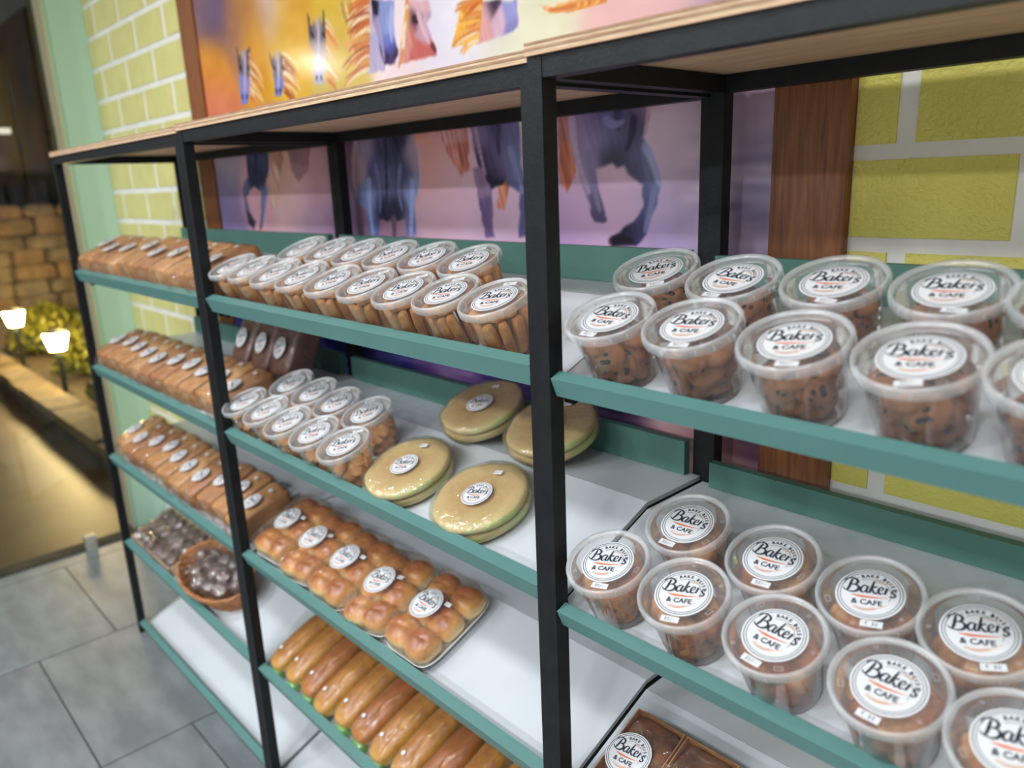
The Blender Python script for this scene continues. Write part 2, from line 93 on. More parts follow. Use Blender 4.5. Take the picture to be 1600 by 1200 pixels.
MURAL_STROKES = [(-2.317,1.982,-2.3,1.966,-2.296,1.94,.005,.001,204,110,54),(-2.319,1.975,-2.295,1.952,-2.289,1.913,.0068,.001,240,218,182),(-2.32,1.971,-2.298,1.958,-2.291,1.937,.005,.001,228,134,78),(-2.321,1.964,-2.296,1.948,-2.287,1.924,.0071,.001,210,116,60),(-2.322,1.958,-2.272,1.933,-2.252,1.895,.0061,.001,255,235,199),(-2.323,1.954,-2.298,1.939,-2.29,1.916,.0082,.001,224,160,86),(-2.324,1.947,-2.286,1.929,-2.27,1.904,.008,.001,238,174,100),(-2.325,1.941,-2.289,1.923,-2.275,1.895,.0065,.001,162,78,52),(-2.326,1.939,-2.303,1.917,-2.297,1.882,.0071,.001,235,213,177),(-2.327,1.933,-2.29,1.914,-2.275,1.885,.0073,.001,226,162,88),(-2.328,1.929,-2.274,1.906,-2.251,1.872,.0061,.001,241,219,183),(-2.33,1.92,-2.303,1.901,-2.294,1.871,.0051,.001,224,160,86),(-2.33,1.917,-2.283,1.895,-2.263,1.863,.0082,.001,205,111,55),(-2.331,1.911,-2.317,1.896,-2.315,1.87,.0082,.001,255,237,201),(-2.333,1.904,-2.274,1.888,-2.247,1.867,.0054,.001,231,167,93),(-2.334,1.899,-2.282,1.874,-2.262,1.835,.0056,.001,242,220,184),(-2.335,1.894,-2.316,1.878,-2.31,1.852,.0049,.001,211,117,61),(-2.335,1.89,-2.316,1.869,-2.312,1.834,.0069,.001,249,185,111),(-2.337,1.883,-2.316,1.861,-2.312,1.823,.0051,.001,235,213,177),(-2.338,1.879,-2.292,1.863,-2.272,1.84,.0069,.001,249,227,191),(-2.339,1.872,-2.326,1.852,-2.326,1.816,.0063,.001,243,179,105),(-2.341,1.864,-2.305,1.848,-2.29,1.824,.0057,.001,247,225,189),(-2.341,1.861,-2.298,1.842,-2.28,1.813,.005,.001,215,121,65),(-2.342,1.856,-2.317,1.841,-2.308,1.818,.0058,.001,213,119,63),(-2.113,1.951,-2.059,1.93,-2.034,1.903,.0063,.001,255,239,203),(-2.114,1.945,-2.072,1.92,-2.055,1.883,.0052,.001,247,225,189),(-2.114,1.943,-2.062,1.916,-2.04,1.876,.0072,.001,211,117,61),(-2.115,1.936,-2.073,1.912,-2.057,1.875,.0077,.001,160,76,50),(-2.116,1.932,-2.087,1.914,-2.076,1.887,.0083,.001,236,214,178),(-2.116,1.927,-2.071,1.912,-2.051,1.89,.0083,.001,157,73,47),(-2.117,1.924,-2.101,1.91,-2.096,1.888,.0075,.001,249,227,191),(-2.117,1.919,-2.093,1.906,-2.084,1.887,.008,.001,202,108,52),(-2.118,1.917,-2.068,1.893,-2.047,1.855,.008,.001,217,123,67),(-2.118,1.913,-2.074,1.894,-2.054,1.867,.0066,.001,175,91,65),(-2.119,1.907,-2.104,1.895,-2.099,1.876,.0069,.001,157,73,47),(-2.12,1.904,-2.069,1.888,-2.046,1.866,.0067,.001,255,233,197),(-2.12,1.901,-2.069,1.875,-2.048,1.837,.0065,.001,255,238,202),(-2.121,1.896,-2.062,1.874,-2.035,1.845,.0063,.001,255,235,199),(-2.121,1.892,-2.066,1.866,-2.043,1.829,.0064,.001,236,172,98),(-2.122,1.885,-2.072,1.868,-2.049,1.846,.0082,.001,219,125,69),(-2.123,1.882,-2.105,1.863,-2.1,1.832,.0055,.001,246,182,108),(-2.123,1.878,-2.087,1.861,-2.072,1.833,.0049,.001,181,97,71),(-2.124,1.874,-2.08,1.858,-2.059,1.835,.0074,.001,247,225,189),(-2.125,1.868,-2.108,1.854,-2.103,1.83,.0076,.001,231,167,93),(-2.125,1.862,-2.084,1.84,-2.067,1.805,.0068,.001,179,95,69),(-2.126,1.858,-2.076,1.837,-2.055,1.804,.007,.001,176,92,66),(-2.126,1.856,-2.108,1.835,-2.104,1.798,.0061,.001,249,185,111),(-2.127,1.851,-2.086,1.829,-2.07,1.794,.0081,.001,158,74,48),(-1.869,1.996,-1.844,1.98,-1.834,1.956,.0072,.001,236,214,178),(-1.87,1.988,-1.853,1.973,-1.847,1.948,.005,.001,210,116,60),(-1.87,1.986,-1.835,1.963,-1.821,1.929,.0082,.001,244,180,106),(-1.871,1.98,-1.846,1.962,-1.837,1.935,.0083,.001,255,233,197),(-1.872,1.974,-1.845,1.954,-1.835,1.923,.0078,.001,219,125,69),(-1.873,1.967,-1.837,1.949,-1.822,1.923,.0074,.001,227,133,77),(-1.873,1.961,-1.859,1.947,-1.855,1.923,.0063,.001,247,183,109),(-1.874,1.955,-1.842,1.938,-1.828,1.915,.0058,.001,238,174,100),(-1.875,1.947,-1.855,1.929,-1.847,1.9,.0063,.001,233,169,95),(-1.876,1.945,-1.853,1.928,-1.844,1.901,.006,.001,238,174,100),(-1.877,1.939,-1.861,1.925,-1.856,1.903,.0076,.001,246,182,108),(-1.877,1.932,-1.863,1.918,-1.858,1.895,.0077,.001,238,216,180),(-1.879,1.924,-1.856,1.901,-1.848,1.865,.0058,.001,222,158,84),(-1.879,1.917,-1.867,1.897,-1.865,1.861,.0051,.001,237,215,179),(-1.88,1.91,-1.865,1.89,-1.862,1.855,.0072,.001,222,128,72),(-1.881,1.904,-1.848,1.883,-1.834,1.851,.0074,.001,241,177,103),(-1.882,1.9,-1.859,1.887,-1.849,1.866,.0051,.001,235,171,97),(-1.882,1.896,-1.848,1.88,-1.832,1.856,.006,.001,237,173,99),(-1.883,1.889,-1.87,1.878,-1.866,1.859,.0073,.001,241,219,183),(-1.884,1.883,-1.852,1.869,-1.837,1.849,.0078,.001,255,235,199),(-1.885,1.877,-1.861,1.86,-1.851,1.833,.0065,.001,226,132,76),(-1.886,1.869,-1.852,1.849,-1.838,1.816,.0055,.001,231,167,93),(-1.887,1.864,-1.874,1.848,-1.871,1.821,.0072,.001,230,166,92),(-1.888,1.856,-1.861,1.843,-1.849,1.824,.0079,.001,209,115,59),(-1.67,2.016,-1.727,2.008,-1.764,1.98,.0073,.001,255,234,198),(-1.67,2.014,-1.726,2.016,-1.758,2.007,.0094,.001,218,124,68),(-1.671,2.007,-1.725,2.009,-1.756,2.0,.0095,.001,215,121,65),(-1.672,2.005,-1.731,2.006,-1.766,1.994,.0098,.001,211,117,61),(-1.672,2.002,-1.729,1.999,-1.764,1.979,.0072,.001,215,129,89),(-1.673,1.998,-1.733,1.989,-1.77,1.959,.0103,.001,202,108,52),(-1.674,1.994,-1.734,1.988,-1.772,1.963,.0083,.001,255,234,198),(-1.674,1.989,-1.714,1.989,-1.738,1.98,.0072,.001,167,83,57),(-1.675,1.985,-1.721,1.978,-1.75,1.957,.0103,.001,255,234,198),(-1.676,1.981,-1.739,1.985,-1.776,1.978,.0082,.001,180,96,70),(-1.676,1.976,-1.728,1.969,-1.761,1.946,.0099,.001,162,78,52),(-1.677,1.973,-1.722,1.974,-1.748,1.965,.0102,.001,251,229,193),(-1.678,1.968,-1.718,1.964,-1.742,1.947,.0103,.001,239,175,101),(-1.678,1.963,-1.738,1.963,-1.774,1.95,.01,.001,175,91,65),(-1.679,1.962,-1.721,1.959,-1.746,1.946,.011,.001,208,114,58),(-1.679,1.958,-1.7,1.95,-1.714,1.933,.0076,.001,208,122,82),(-1.68,1.951,-1.719,1.937,-1.746,1.904,.0108,.001,223,129,73),(-1.681,1.947,-1.741,1.942,-1.778,1.92,.0106,.001,254,232,196),(-1.682,1.943,-1.702,1.937,-1.714,1.922,.0071,.001,223,159,85),(-1.682,1.941,-1.706,1.926,-1.723,1.892,.0101,.001,253,231,195),(-1.683,1.935,-1.751,1.935,-1.792,1.923,.0098,.001,232,168,94),(-1.683,1.932,-1.74,1.927,-1.775,1.909,.0106,.001,177,93,67),(-1.684,1.929,-1.75,1.929,-1.789,1.916,.0111,.001,232,168,94),(-1.685,1.922,-1.722,1.915,-1.746,1.896,.0115,.001,211,125,85),(-1.685,1.92,-1.742,1.908,-1.779,1.875,.0074,.001,222,158,84),(-1.686,1.916,-1.723,1.91,-1.745,1.892,.0071,.001,205,119,79),(-1.687,1.911,-1.722,1.904,-1.744,1.885,.0099,.001,249,185,111),(-1.687,1.907,-1.763,1.901,-1.81,1.876,.0107,.001,154,70,44),(-1.688,1.902,-1.739,1.9,-1.77,1.889,.0071,.001,250,228,192),(-1.688,1.9,-1.755,1.893,-1.797,1.867,.0099,.001,207,113,57),(-1.689,1.894,-1.732,1.883,-1.76,1.855,.008,.001,212,118,62),(-1.69,1.89,-1.73,1.886,-1.754,1.873,.009,.001,199,113,73),(-1.691,1.886,-1.73,1.882,-1.754,1.868,.011,.001,255,237,201),(-1.691,1.881,-1.735,1.875,-1.762,1.856,.0095,.001,201,115,75),(-1.692,1.877,-1.748,1.865,-1.784,1.834,.0109,.001,235,171,97),(-1.692,1.874,-1.733,1.87,-1.757,1.855,.0103,.001,226,162,88),(-1.693,1.868,-1.768,1.859,-1.814,1.83,.0071,.001,221,127,71),(-1.694,1.863,-1.761,1.862,-1.801,1.849,.0092,.001,193,107,67),(-1.695,1.859,-1.759,1.853,-1.799,1.832,.0106,.001,248,226,190),(-1.514,1.987,-1.524,1.976,-1.531,1.953,.0081,.001,222,158,84),(-1.518,1.974,-1.522,1.968,-1.525,1.956,.0092,.001,230,154,114),(-1.52,1.966,-1.531,1.96,-1.537,1.947,.0093,.001,255,238,202),(-1.522,1.962,-1.526,1.949,-1.531,1.925,.0059,.001,222,158,84),(-1.525,1.953,-1.531,1.944,-1.537,1.928,.0073,.001,236,172,98),(-1.527,1.945,-1.537,1.935,-1.544,1.915,.0062,.001,241,177,103),(-1.53,1.935,-1.54,1.929,-1.546,1.917,.0073,.001,243,221,185),(-1.533,1.928,-1.539,1.921,-1.543,1.909,.0084,.001,251,229,193),(-1.535,1.921,-1.545,1.914,-1.552,1.899,.0072,.001,245,223,187),(-1.538,1.91,-1.543,1.9,-1.548,1.882,.01,.001,246,224,188),(-1.541,1.901,-1.545,1.887,-1.55,1.861,.0083,.001,249,227,191),(-1.544,1.891,-1.554,1.879,-1.562,1.854,.0084,.001,250,228,192),(-1.547,1.882,-1.551,1.875,-1.554,1.861,.0071,.001,230,166,92),(-1.549,1.876,-1.558,1.867,-1.565,1.848,.0095,.001,219,143,103),(-1.551,1.868,-1.562,1.861,-1.568,1.847,.0067,.001,229,153,113),(-1.268,1.944,-1.283,1.941,-1.291,1.932,.0111,.001,234,212,176),(-1.269,1.943,-1.295,1.94,-1.311,1.927,.0087,.001,255,201,101),(-1.27,1.94,-1.307,1.937,-1.328,1.924,.0073,.001,220,124,54),(-1.27,1.937,-1.318,1.942,-1.345,1.941,.0077,.001,212,118,62),(-1.271,1.935,-1.321,1.939,-1.35,1.934,.0086,.001,231,167,93),(-1.271,1.933,-1.323,1.935,-1.353,1.929,.0093,.001,228,132,62),(-1.272,1.93,-1.307,1.926,-1.328,1.911,.0091,.001,216,120,50),(-1.272,1.928,-1.295,1.929,-1.307,1.924,.0091,.001,205,111,55),(-1.273,1.926,-1.296,1.918,-1.31,1.899,.0084,.001,233,169,95),(-1.273,1.923,-1.291,1.917,-1.301,1.9,.0117,.001,246,182,108),(-1.274,1.921,-1.298,1.918,-1.312,1.907,.0097,.001,246,182,108),(-1.274,1.919,-1.29,1.916,-1.3,1.907,.0094,.001,236,172,98),(-1.275,1.917,-1.295,1.911,-1.308,1.895,.0092,.001,239,217,181),(-1.275,1.914,-1.314,1.914,-1.336,1.904,.0101,.001,226,130,60),(-1.276,1.912,-1.292,1.904,-1.301,1.885,.0092,.001,233,137,67),(-1.276,1.91,-1.318,1.912,-1.341,1.908,.0095,.001,226,162,88),(-1.277,1.907,-1.294,1.897,-1.305,1.876,.0107,.001,233,137,67),(-1.277,1.905,-1.294,1.897,-1.304,1.88,.0109,.001,239,175,101),(-1.278,1.902,-1.292,1.902,-1.3,1.897,.0099,.001,219,123,53),(-1.278,1.902,-1.305,1.901,-1.32,1.895,.0102,.001,214,120,64),(-1.279,1.899,-1.326,1.903,-1.353,1.902,.0076,.001,255,197,97),(-1.279,1.896,-1.299,1.89,-1.311,1.876,.0101,.001,244,180,106),(-1.28,1.895,-1.328,1.892,-1.357,1.877,.0108,.001,242,182,82),(-1.28,1.892,-1.309,1.892,-1.325,1.886,.0094,.001,225,131,75),(-1.281,1.89,-1.296,1.885,-1.305,1.871,.0097,.001,231,167,93),(-1.281,1.887,-1.307,1.879,-1.322,1.859,.0103,.001,240,176,102),(-1.282,1.884,-1.324,1.888,-1.348,1.885,.0071,.001,247,183,109),(-1.283,1.882,-1.333,1.88,-1.363,1.865,.0088,.001,215,121,65),(-1.283,1.881,-1.302,1.875,-1.314,1.859,.0104,.001,225,131,75),(-1.284,1.877,-1.309,1.874,-1.323,1.863,.0074,.001,237,141,71),(-1.284,1.876,-1.33,1.876,-1.357,1.865,.009,.001,247,225,189),(-1.285,1.872,-1.321,1.866,-1.343,1.848,.0069,.001,229,165,91),(-1.285,1.871,-1.316,1.864,-1.335,1.844,.0103,.001,243,179,105),(-1.285,1.869,-1.318,1.869,-1.337,1.863,.0088,.001,255,195,95),(-1.286,1.866,-1.314,1.861,-1.33,1.846,.0072,.001,251,191,91),(-1.287,1.863,-1.307,1.863,-1.319,1.859,.0073,.001,246,224,188),(-.944,1.882,-.984,1.879,-1.006,1.881,.007,.001,225,161,87),(-.947,1.882,-.98,1.883,-.998,1.885,.0084,.001,213,119,63),(-.95,1.882,-.984,1.877,-1.002,1.879,.009,.001,238,132,72),(-.955,1.882,-.989,1.883,-1.008,1.886,.006,.001,231,167,93),(-.957,1.882,-.984,1.88,-.999,1.882,.0066,.001,215,109,49),(-.961,1.882,-.994,1.878,-1.013,1.88,.01,.001,246,186,106),(-.966,1.882,-.992,1.883,-1.007,1.885,.007,.001,249,189,109),(-.967,1.882,-.996,1.877,-1.012,1.879,.0078,.001,255,195,115),(-.971,1.882,-.997,1.883,-1.012,1.885,.0065,.001,229,123,63),(-.975,1.882,-1.019,1.883,-1.043,1.887,.0068,.001,222,158,84),(-.977,1.882,-1.011,1.883,-1.029,1.886,.007,.001,244,184,104),(-.981,1.882,-1.01,1.884,-1.026,1.886,.0082,.001,223,129,73),(-.986,1.882,-1.011,1.879,-1.024,1.88,.0091,.001,219,113,53),(-.989,1.882,-1.036,1.887,-1.061,1.891,.0074,.001,247,187,107),(-.992,1.882,-1.031,1.881,-1.053,1.883,.0065,.001,255,196,116),(-.995,1.882,-1.038,1.885,-1.062,1.889,.0074,.001,250,190,110),(-.999,1.883,-1.026,1.882,-1.04,1.884,.008,.001,229,123,63),(-1.004,1.883,-1.053,1.881,-1.08,1.885,.0089,.001,227,133,77),(-1.007,1.883,-1.052,1.88,-1.077,1.883,.008,.001,247,187,107),(-1.011,1.883,-1.034,1.883,-1.046,1.885,.01,.001,247,183,109),(-1.015,1.883,-1.058,1.882,-1.081,1.886,.007,.001,219,125,69),(-2.39,1.95,-2.387,1.946,-2.384,1.941,.007,.004,45,36,52),(-2.336,1.943,-2.333,1.939,-2.33,1.934,.007,.004,45,36,52),(-2.175,1.923,-2.172,1.92,-2.169,1.915,.007,.004,45,36,52),(-2.125,1.917,-2.122,1.914,-2.119,1.909,.007,.004,45,36,52),(-1.945,1.975,-1.942,1.971,-1.938,1.967,.0084,.004,45,36,52),(-1.889,1.967,-1.886,1.963,-1.883,1.959,.0084,.004,45,36,52),(-2.352,1.968,-2.363,1.922,-2.379,1.877,.01,.006,205,196,216),(-2.146,1.932,-2.151,1.899,-2.162,1.866,.01,.006,205,196,216),(-1.91,1.985,-1.918,1.934,-1.931,1.884,.01,.006,205,196,216),(-2.399,1.866,-2.399,1.863,-2.4,1.86,.006,.004,58,48,84),(-2.366,1.863,-2.367,1.86,-2.368,1.857,.006,.004,58,48,84),(-2.174,1.861,-2.175,1.859,-2.175,1.855,.006,.004,58,48,84),(-2.151,1.859,-2.152,1.856,-2.152,1.853,.006,.004,58,48,84),(-1.942,1.869,-1.942,1.867,-1.943,1.864,.006,.004,58,48,84),(-1.919,1.867,-1.919,1.864,-1.92,1.861,.006,.004,58,48,84),(-1.611,1.877,-1.611,1.874,-1.612,1.872,.006,.004,58,48,84),(-1.581,1.875,-1.581,1.873,-1.581,1.87,.006,.004,58,48,84),(-1.643,1.989,-1.646,1.982,-1.64,1.974,.014,.005,40,32,50),(-1.639,1.956,-1.627,1.918,-1.625,1.871,.01,.006,176,160,196),(-1.58,1.974,-1.589,1.939,-1.589,1.907,.012,.006,178,188,236),(-1.498,1.94,-1.489,1.932,-1.482,1.935,.014,.006,70,44,58),(-1.481,1.948,-1.473,1.917,-1.449,1.883,.012,.006,228,192,204),(-1.508,1.922,-1.504,1.891,-1.499,1.859,.012,.008,206,118,106),(-1.438,1.877,-1.431,1.869,-1.428,1.863,.01,.006,120,60,66),(-1.646,1.694,-1.652,1.608,-1.664,1.505,.01,.006,52,48,78),(-1.733,1.595,-1.746,1.536,-1.735,1.466,.02,.01,148,164,226),(-1.545,1.585,-1.557,1.526,-1.568,1.464,.02,.01,150,166,228),(-1.775,1.707,-1.808,1.645,-1.8,1.559,.012,.008,214,172,186),(-1.512,1.671,-1.504,1.613,-1.523,1.565,.012,.006,206,166,186),(-1.698,1.63,-1.679,1.568,-1.695,1.52,.014,.006,120,120,176),(-1.592,1.626,-1.614,1.567,-1.597,1.526,.014,.006,116,116,172),(-1.637,1.5,-1.635,1.479,-1.64,1.457,.02,.012,110,80,110),(-2.429,1.626,-2.475,1.587,-2.46,1.519,.01,.006,110,118,172),(-2.305,1.59,-2.329,1.539,-2.369,1.473,.01,.006,132,138,196),(-2.349,1.706,-2.369,1.656,-2.376,1.611,.012,.006,48,46,78),(-1.029,1.689,-1.03,1.636,-.989,1.557,.016,.008,186,156,200),(-.988,1.626,-.981,1.572,-.963,1.525,.014,.008,132,120,172),(-.858,1.63,-.837,1.601,-.828,1.565,.014,.008,154,158,214),(-.837,1.561,-.845,1.525,-.857,1.488,.012,.008,124,128,186),(-.916,1.72,-.921,1.695,-.918,1.666,.016,.008,72,66,104),(-.946,1.683,-.931,1.667,-.907,1.676,.014,.006,132,126,184),(-.883,1.678,-.886,1.65,-.898,1.629,.014,.006,54,48,80),(-.933,1.467,-.913,1.475,-.888,1.468,.016,.008,44,36,54),(-.976,1.517,-.966,1.506,-.95,1.506,.014,.008,90,72,120),(-.852,1.723,-.848,1.696,-.858,1.655,.008,.005,196,150,170),(-1.23,1.714,-1.239,1.672,-1.235,1.638,.014,.008,74,66,104),(-1.202,1.645,-1.185,1.606,-1.168,1.559,.014,.008,132,138,196),(-1.275,1.592,-1.259,1.574,-1.225,1.582,.012,.006,56,46,74),(-1.311,1.712,-1.301,1.659,-1.284,1.606,.012,.006,172,140,180)]

# ------------------------------------------------------------------ materials
def srgb(r, g, b):
    f = lambda c: (c / 255 / 12.92) if c / 255 <= 0.04045 else ((c / 255 + 0.055) / 1.055) ** 2.4
    return (f(r), f(g), f(b), 1.0)

def mat(name, c, rough=0.5, metal=0.0, c2=None, scale=20, bump=0.0, bscale=60, spec=0.5, detail=4, stretch=None, ramp=(0.35, 0.65), coat=0.0):
    m = bpy.data.materials.new(name); m.use_nodes = True
    nt = m.node_tree; p = nt.nodes['Principled BSDF']
    p.inputs['Base Color'].default_value = c
    p.inputs['Roughness'].default_value = rough
    p.inputs['Metallic'].default_value = metal
    p.inputs['Specular IOR Level'].default_value = spec
    p.inputs['Coat Weight'].default_value = coat
    tc = None
    if c2 or bump:
        tc = nt.nodes.new('ShaderNodeTexCoord'); mp = nt.nodes.new('ShaderNodeMapping')
        nt.links.new(tc.outputs['Object'], mp.inputs['Vector'])
        if stretch: mp.inputs['Scale'].default_value = stretch
    if c2:
        n = nt.nodes.new('ShaderNodeTexNoise'); n.inputs['Scale'].default_value = scale; n.inputs['Detail'].default_value = detail
        r = nt.nodes.new('ShaderNodeValToRGB')
        r.color_ramp.elements[0].position = ramp[0]; r.color_ramp.elements[1].position = ramp[1]
        r.color_ramp.elements[0].color = c; r.color_ramp.elements[1].color = c2
        nt.links.new(mp.outputs[0], n.inputs['Vector']); nt.links.new(n.outputs['Fac'], r.inputs[0])
        nt.links.new(r.outputs[0], p.inputs['Base Color'])
    if bump:
        n2 = nt.nodes.new('ShaderNodeTexNoise'); n2.inputs['Scale'].default_value = bscale; n2.inputs['Detail'].default_value = 5
        bn = nt.nodes.new('ShaderNodeBump'); bn.inputs['Strength'].default_value = bump; bn.inputs['Distance'].default_value = 0.004
        nt.links.new(mp.outputs[0], n2.inputs['Vector']); nt.links.new(n2.outputs['Fac'], bn.inputs['Height'])
        nt.links.new(bn.outputs[0], p.inputs['Normal'])
    return m

def clear(name, milk=0.1, tint=(1, 1, 1, 1), rough=0.06, base=0.04, gain=0.6, bump=0.0, bscale=60, milkc=(0.9, 0.92, 0.95, 1)):
    """thin clear plastic: see-through, a little milky, glossy at grazing angles"""
    m = bpy.data.materials.new(name); m.use_nodes = True
    nt = m.node_tree; nt.nodes.clear(); N = nt.nodes.new; L = nt.links.new
    out = N('ShaderNodeOutputMaterial'); tr = N('ShaderNodeBsdfTransparent'); df = N('ShaderNodeBsdfDiffuse'); gl = N('ShaderNodeBsdfGlossy')
    m1 = N('ShaderNodeMixShader'); m2 = N('ShaderNodeMixShader'); lw = N('ShaderNodeLayerWeight'); ma = N('ShaderNodeMath')
    tr.inputs[0].default_value = tint; df.inputs[0].default_value = milkc; gl.inputs['Roughness'].default_value = rough
    gl.inputs[0].default_value = (1, 1, 1, 1)
    m1.inputs[0].default_value = milk
    L(tr.outputs[0], m1.inputs[1]); L(df.outputs[0], m1.inputs[2])
    lw.inputs['Blend'].default_value = 0.25
    ma.operation = 'MULTIPLY_ADD'; ma.inputs[1].default_value = gain; ma.inputs[2].default_value = base
    L(lw.outputs['Fresnel'], ma.inputs[0]); L(ma.outputs[0], m2.inputs[0])
    L(m1.outputs[0], m2.inputs[1]); L(gl.outputs[0], m2.inputs[2]); L(m2.outputs[0], out.inputs[0])
    if bump:
        tc = N('ShaderNodeTexCoord'); n2 = N('ShaderNodeTexNoise'); bn = N('ShaderNodeBump')
        n2.inputs['Scale'].default_value = bscale; n2.inputs['Detail'].default_value = 3
        bn.inputs['Strength'].default_value = bump; bn.inputs['Distance'].default_value = 0.01
        L(tc.outputs['Object'], n2.inputs['Vector']); L(n2.outputs['Fac'], bn.inputs['Height'])
        L(bn.outputs[0], gl.inputs['Normal']); L(bn.outputs[0], lw.inputs['Normal'])
    return m

def emit(name, c, s):
    m = bpy.data.materials.new(name); m.use_nodes = True
    p = m.node_tree.nodes['Principled BSDF']
    p.inputs['Base Color'].default_value = c
    p.inputs['Emission Color'].default_value = c; p.inputs['Emission Strength'].default_value = s
    return m

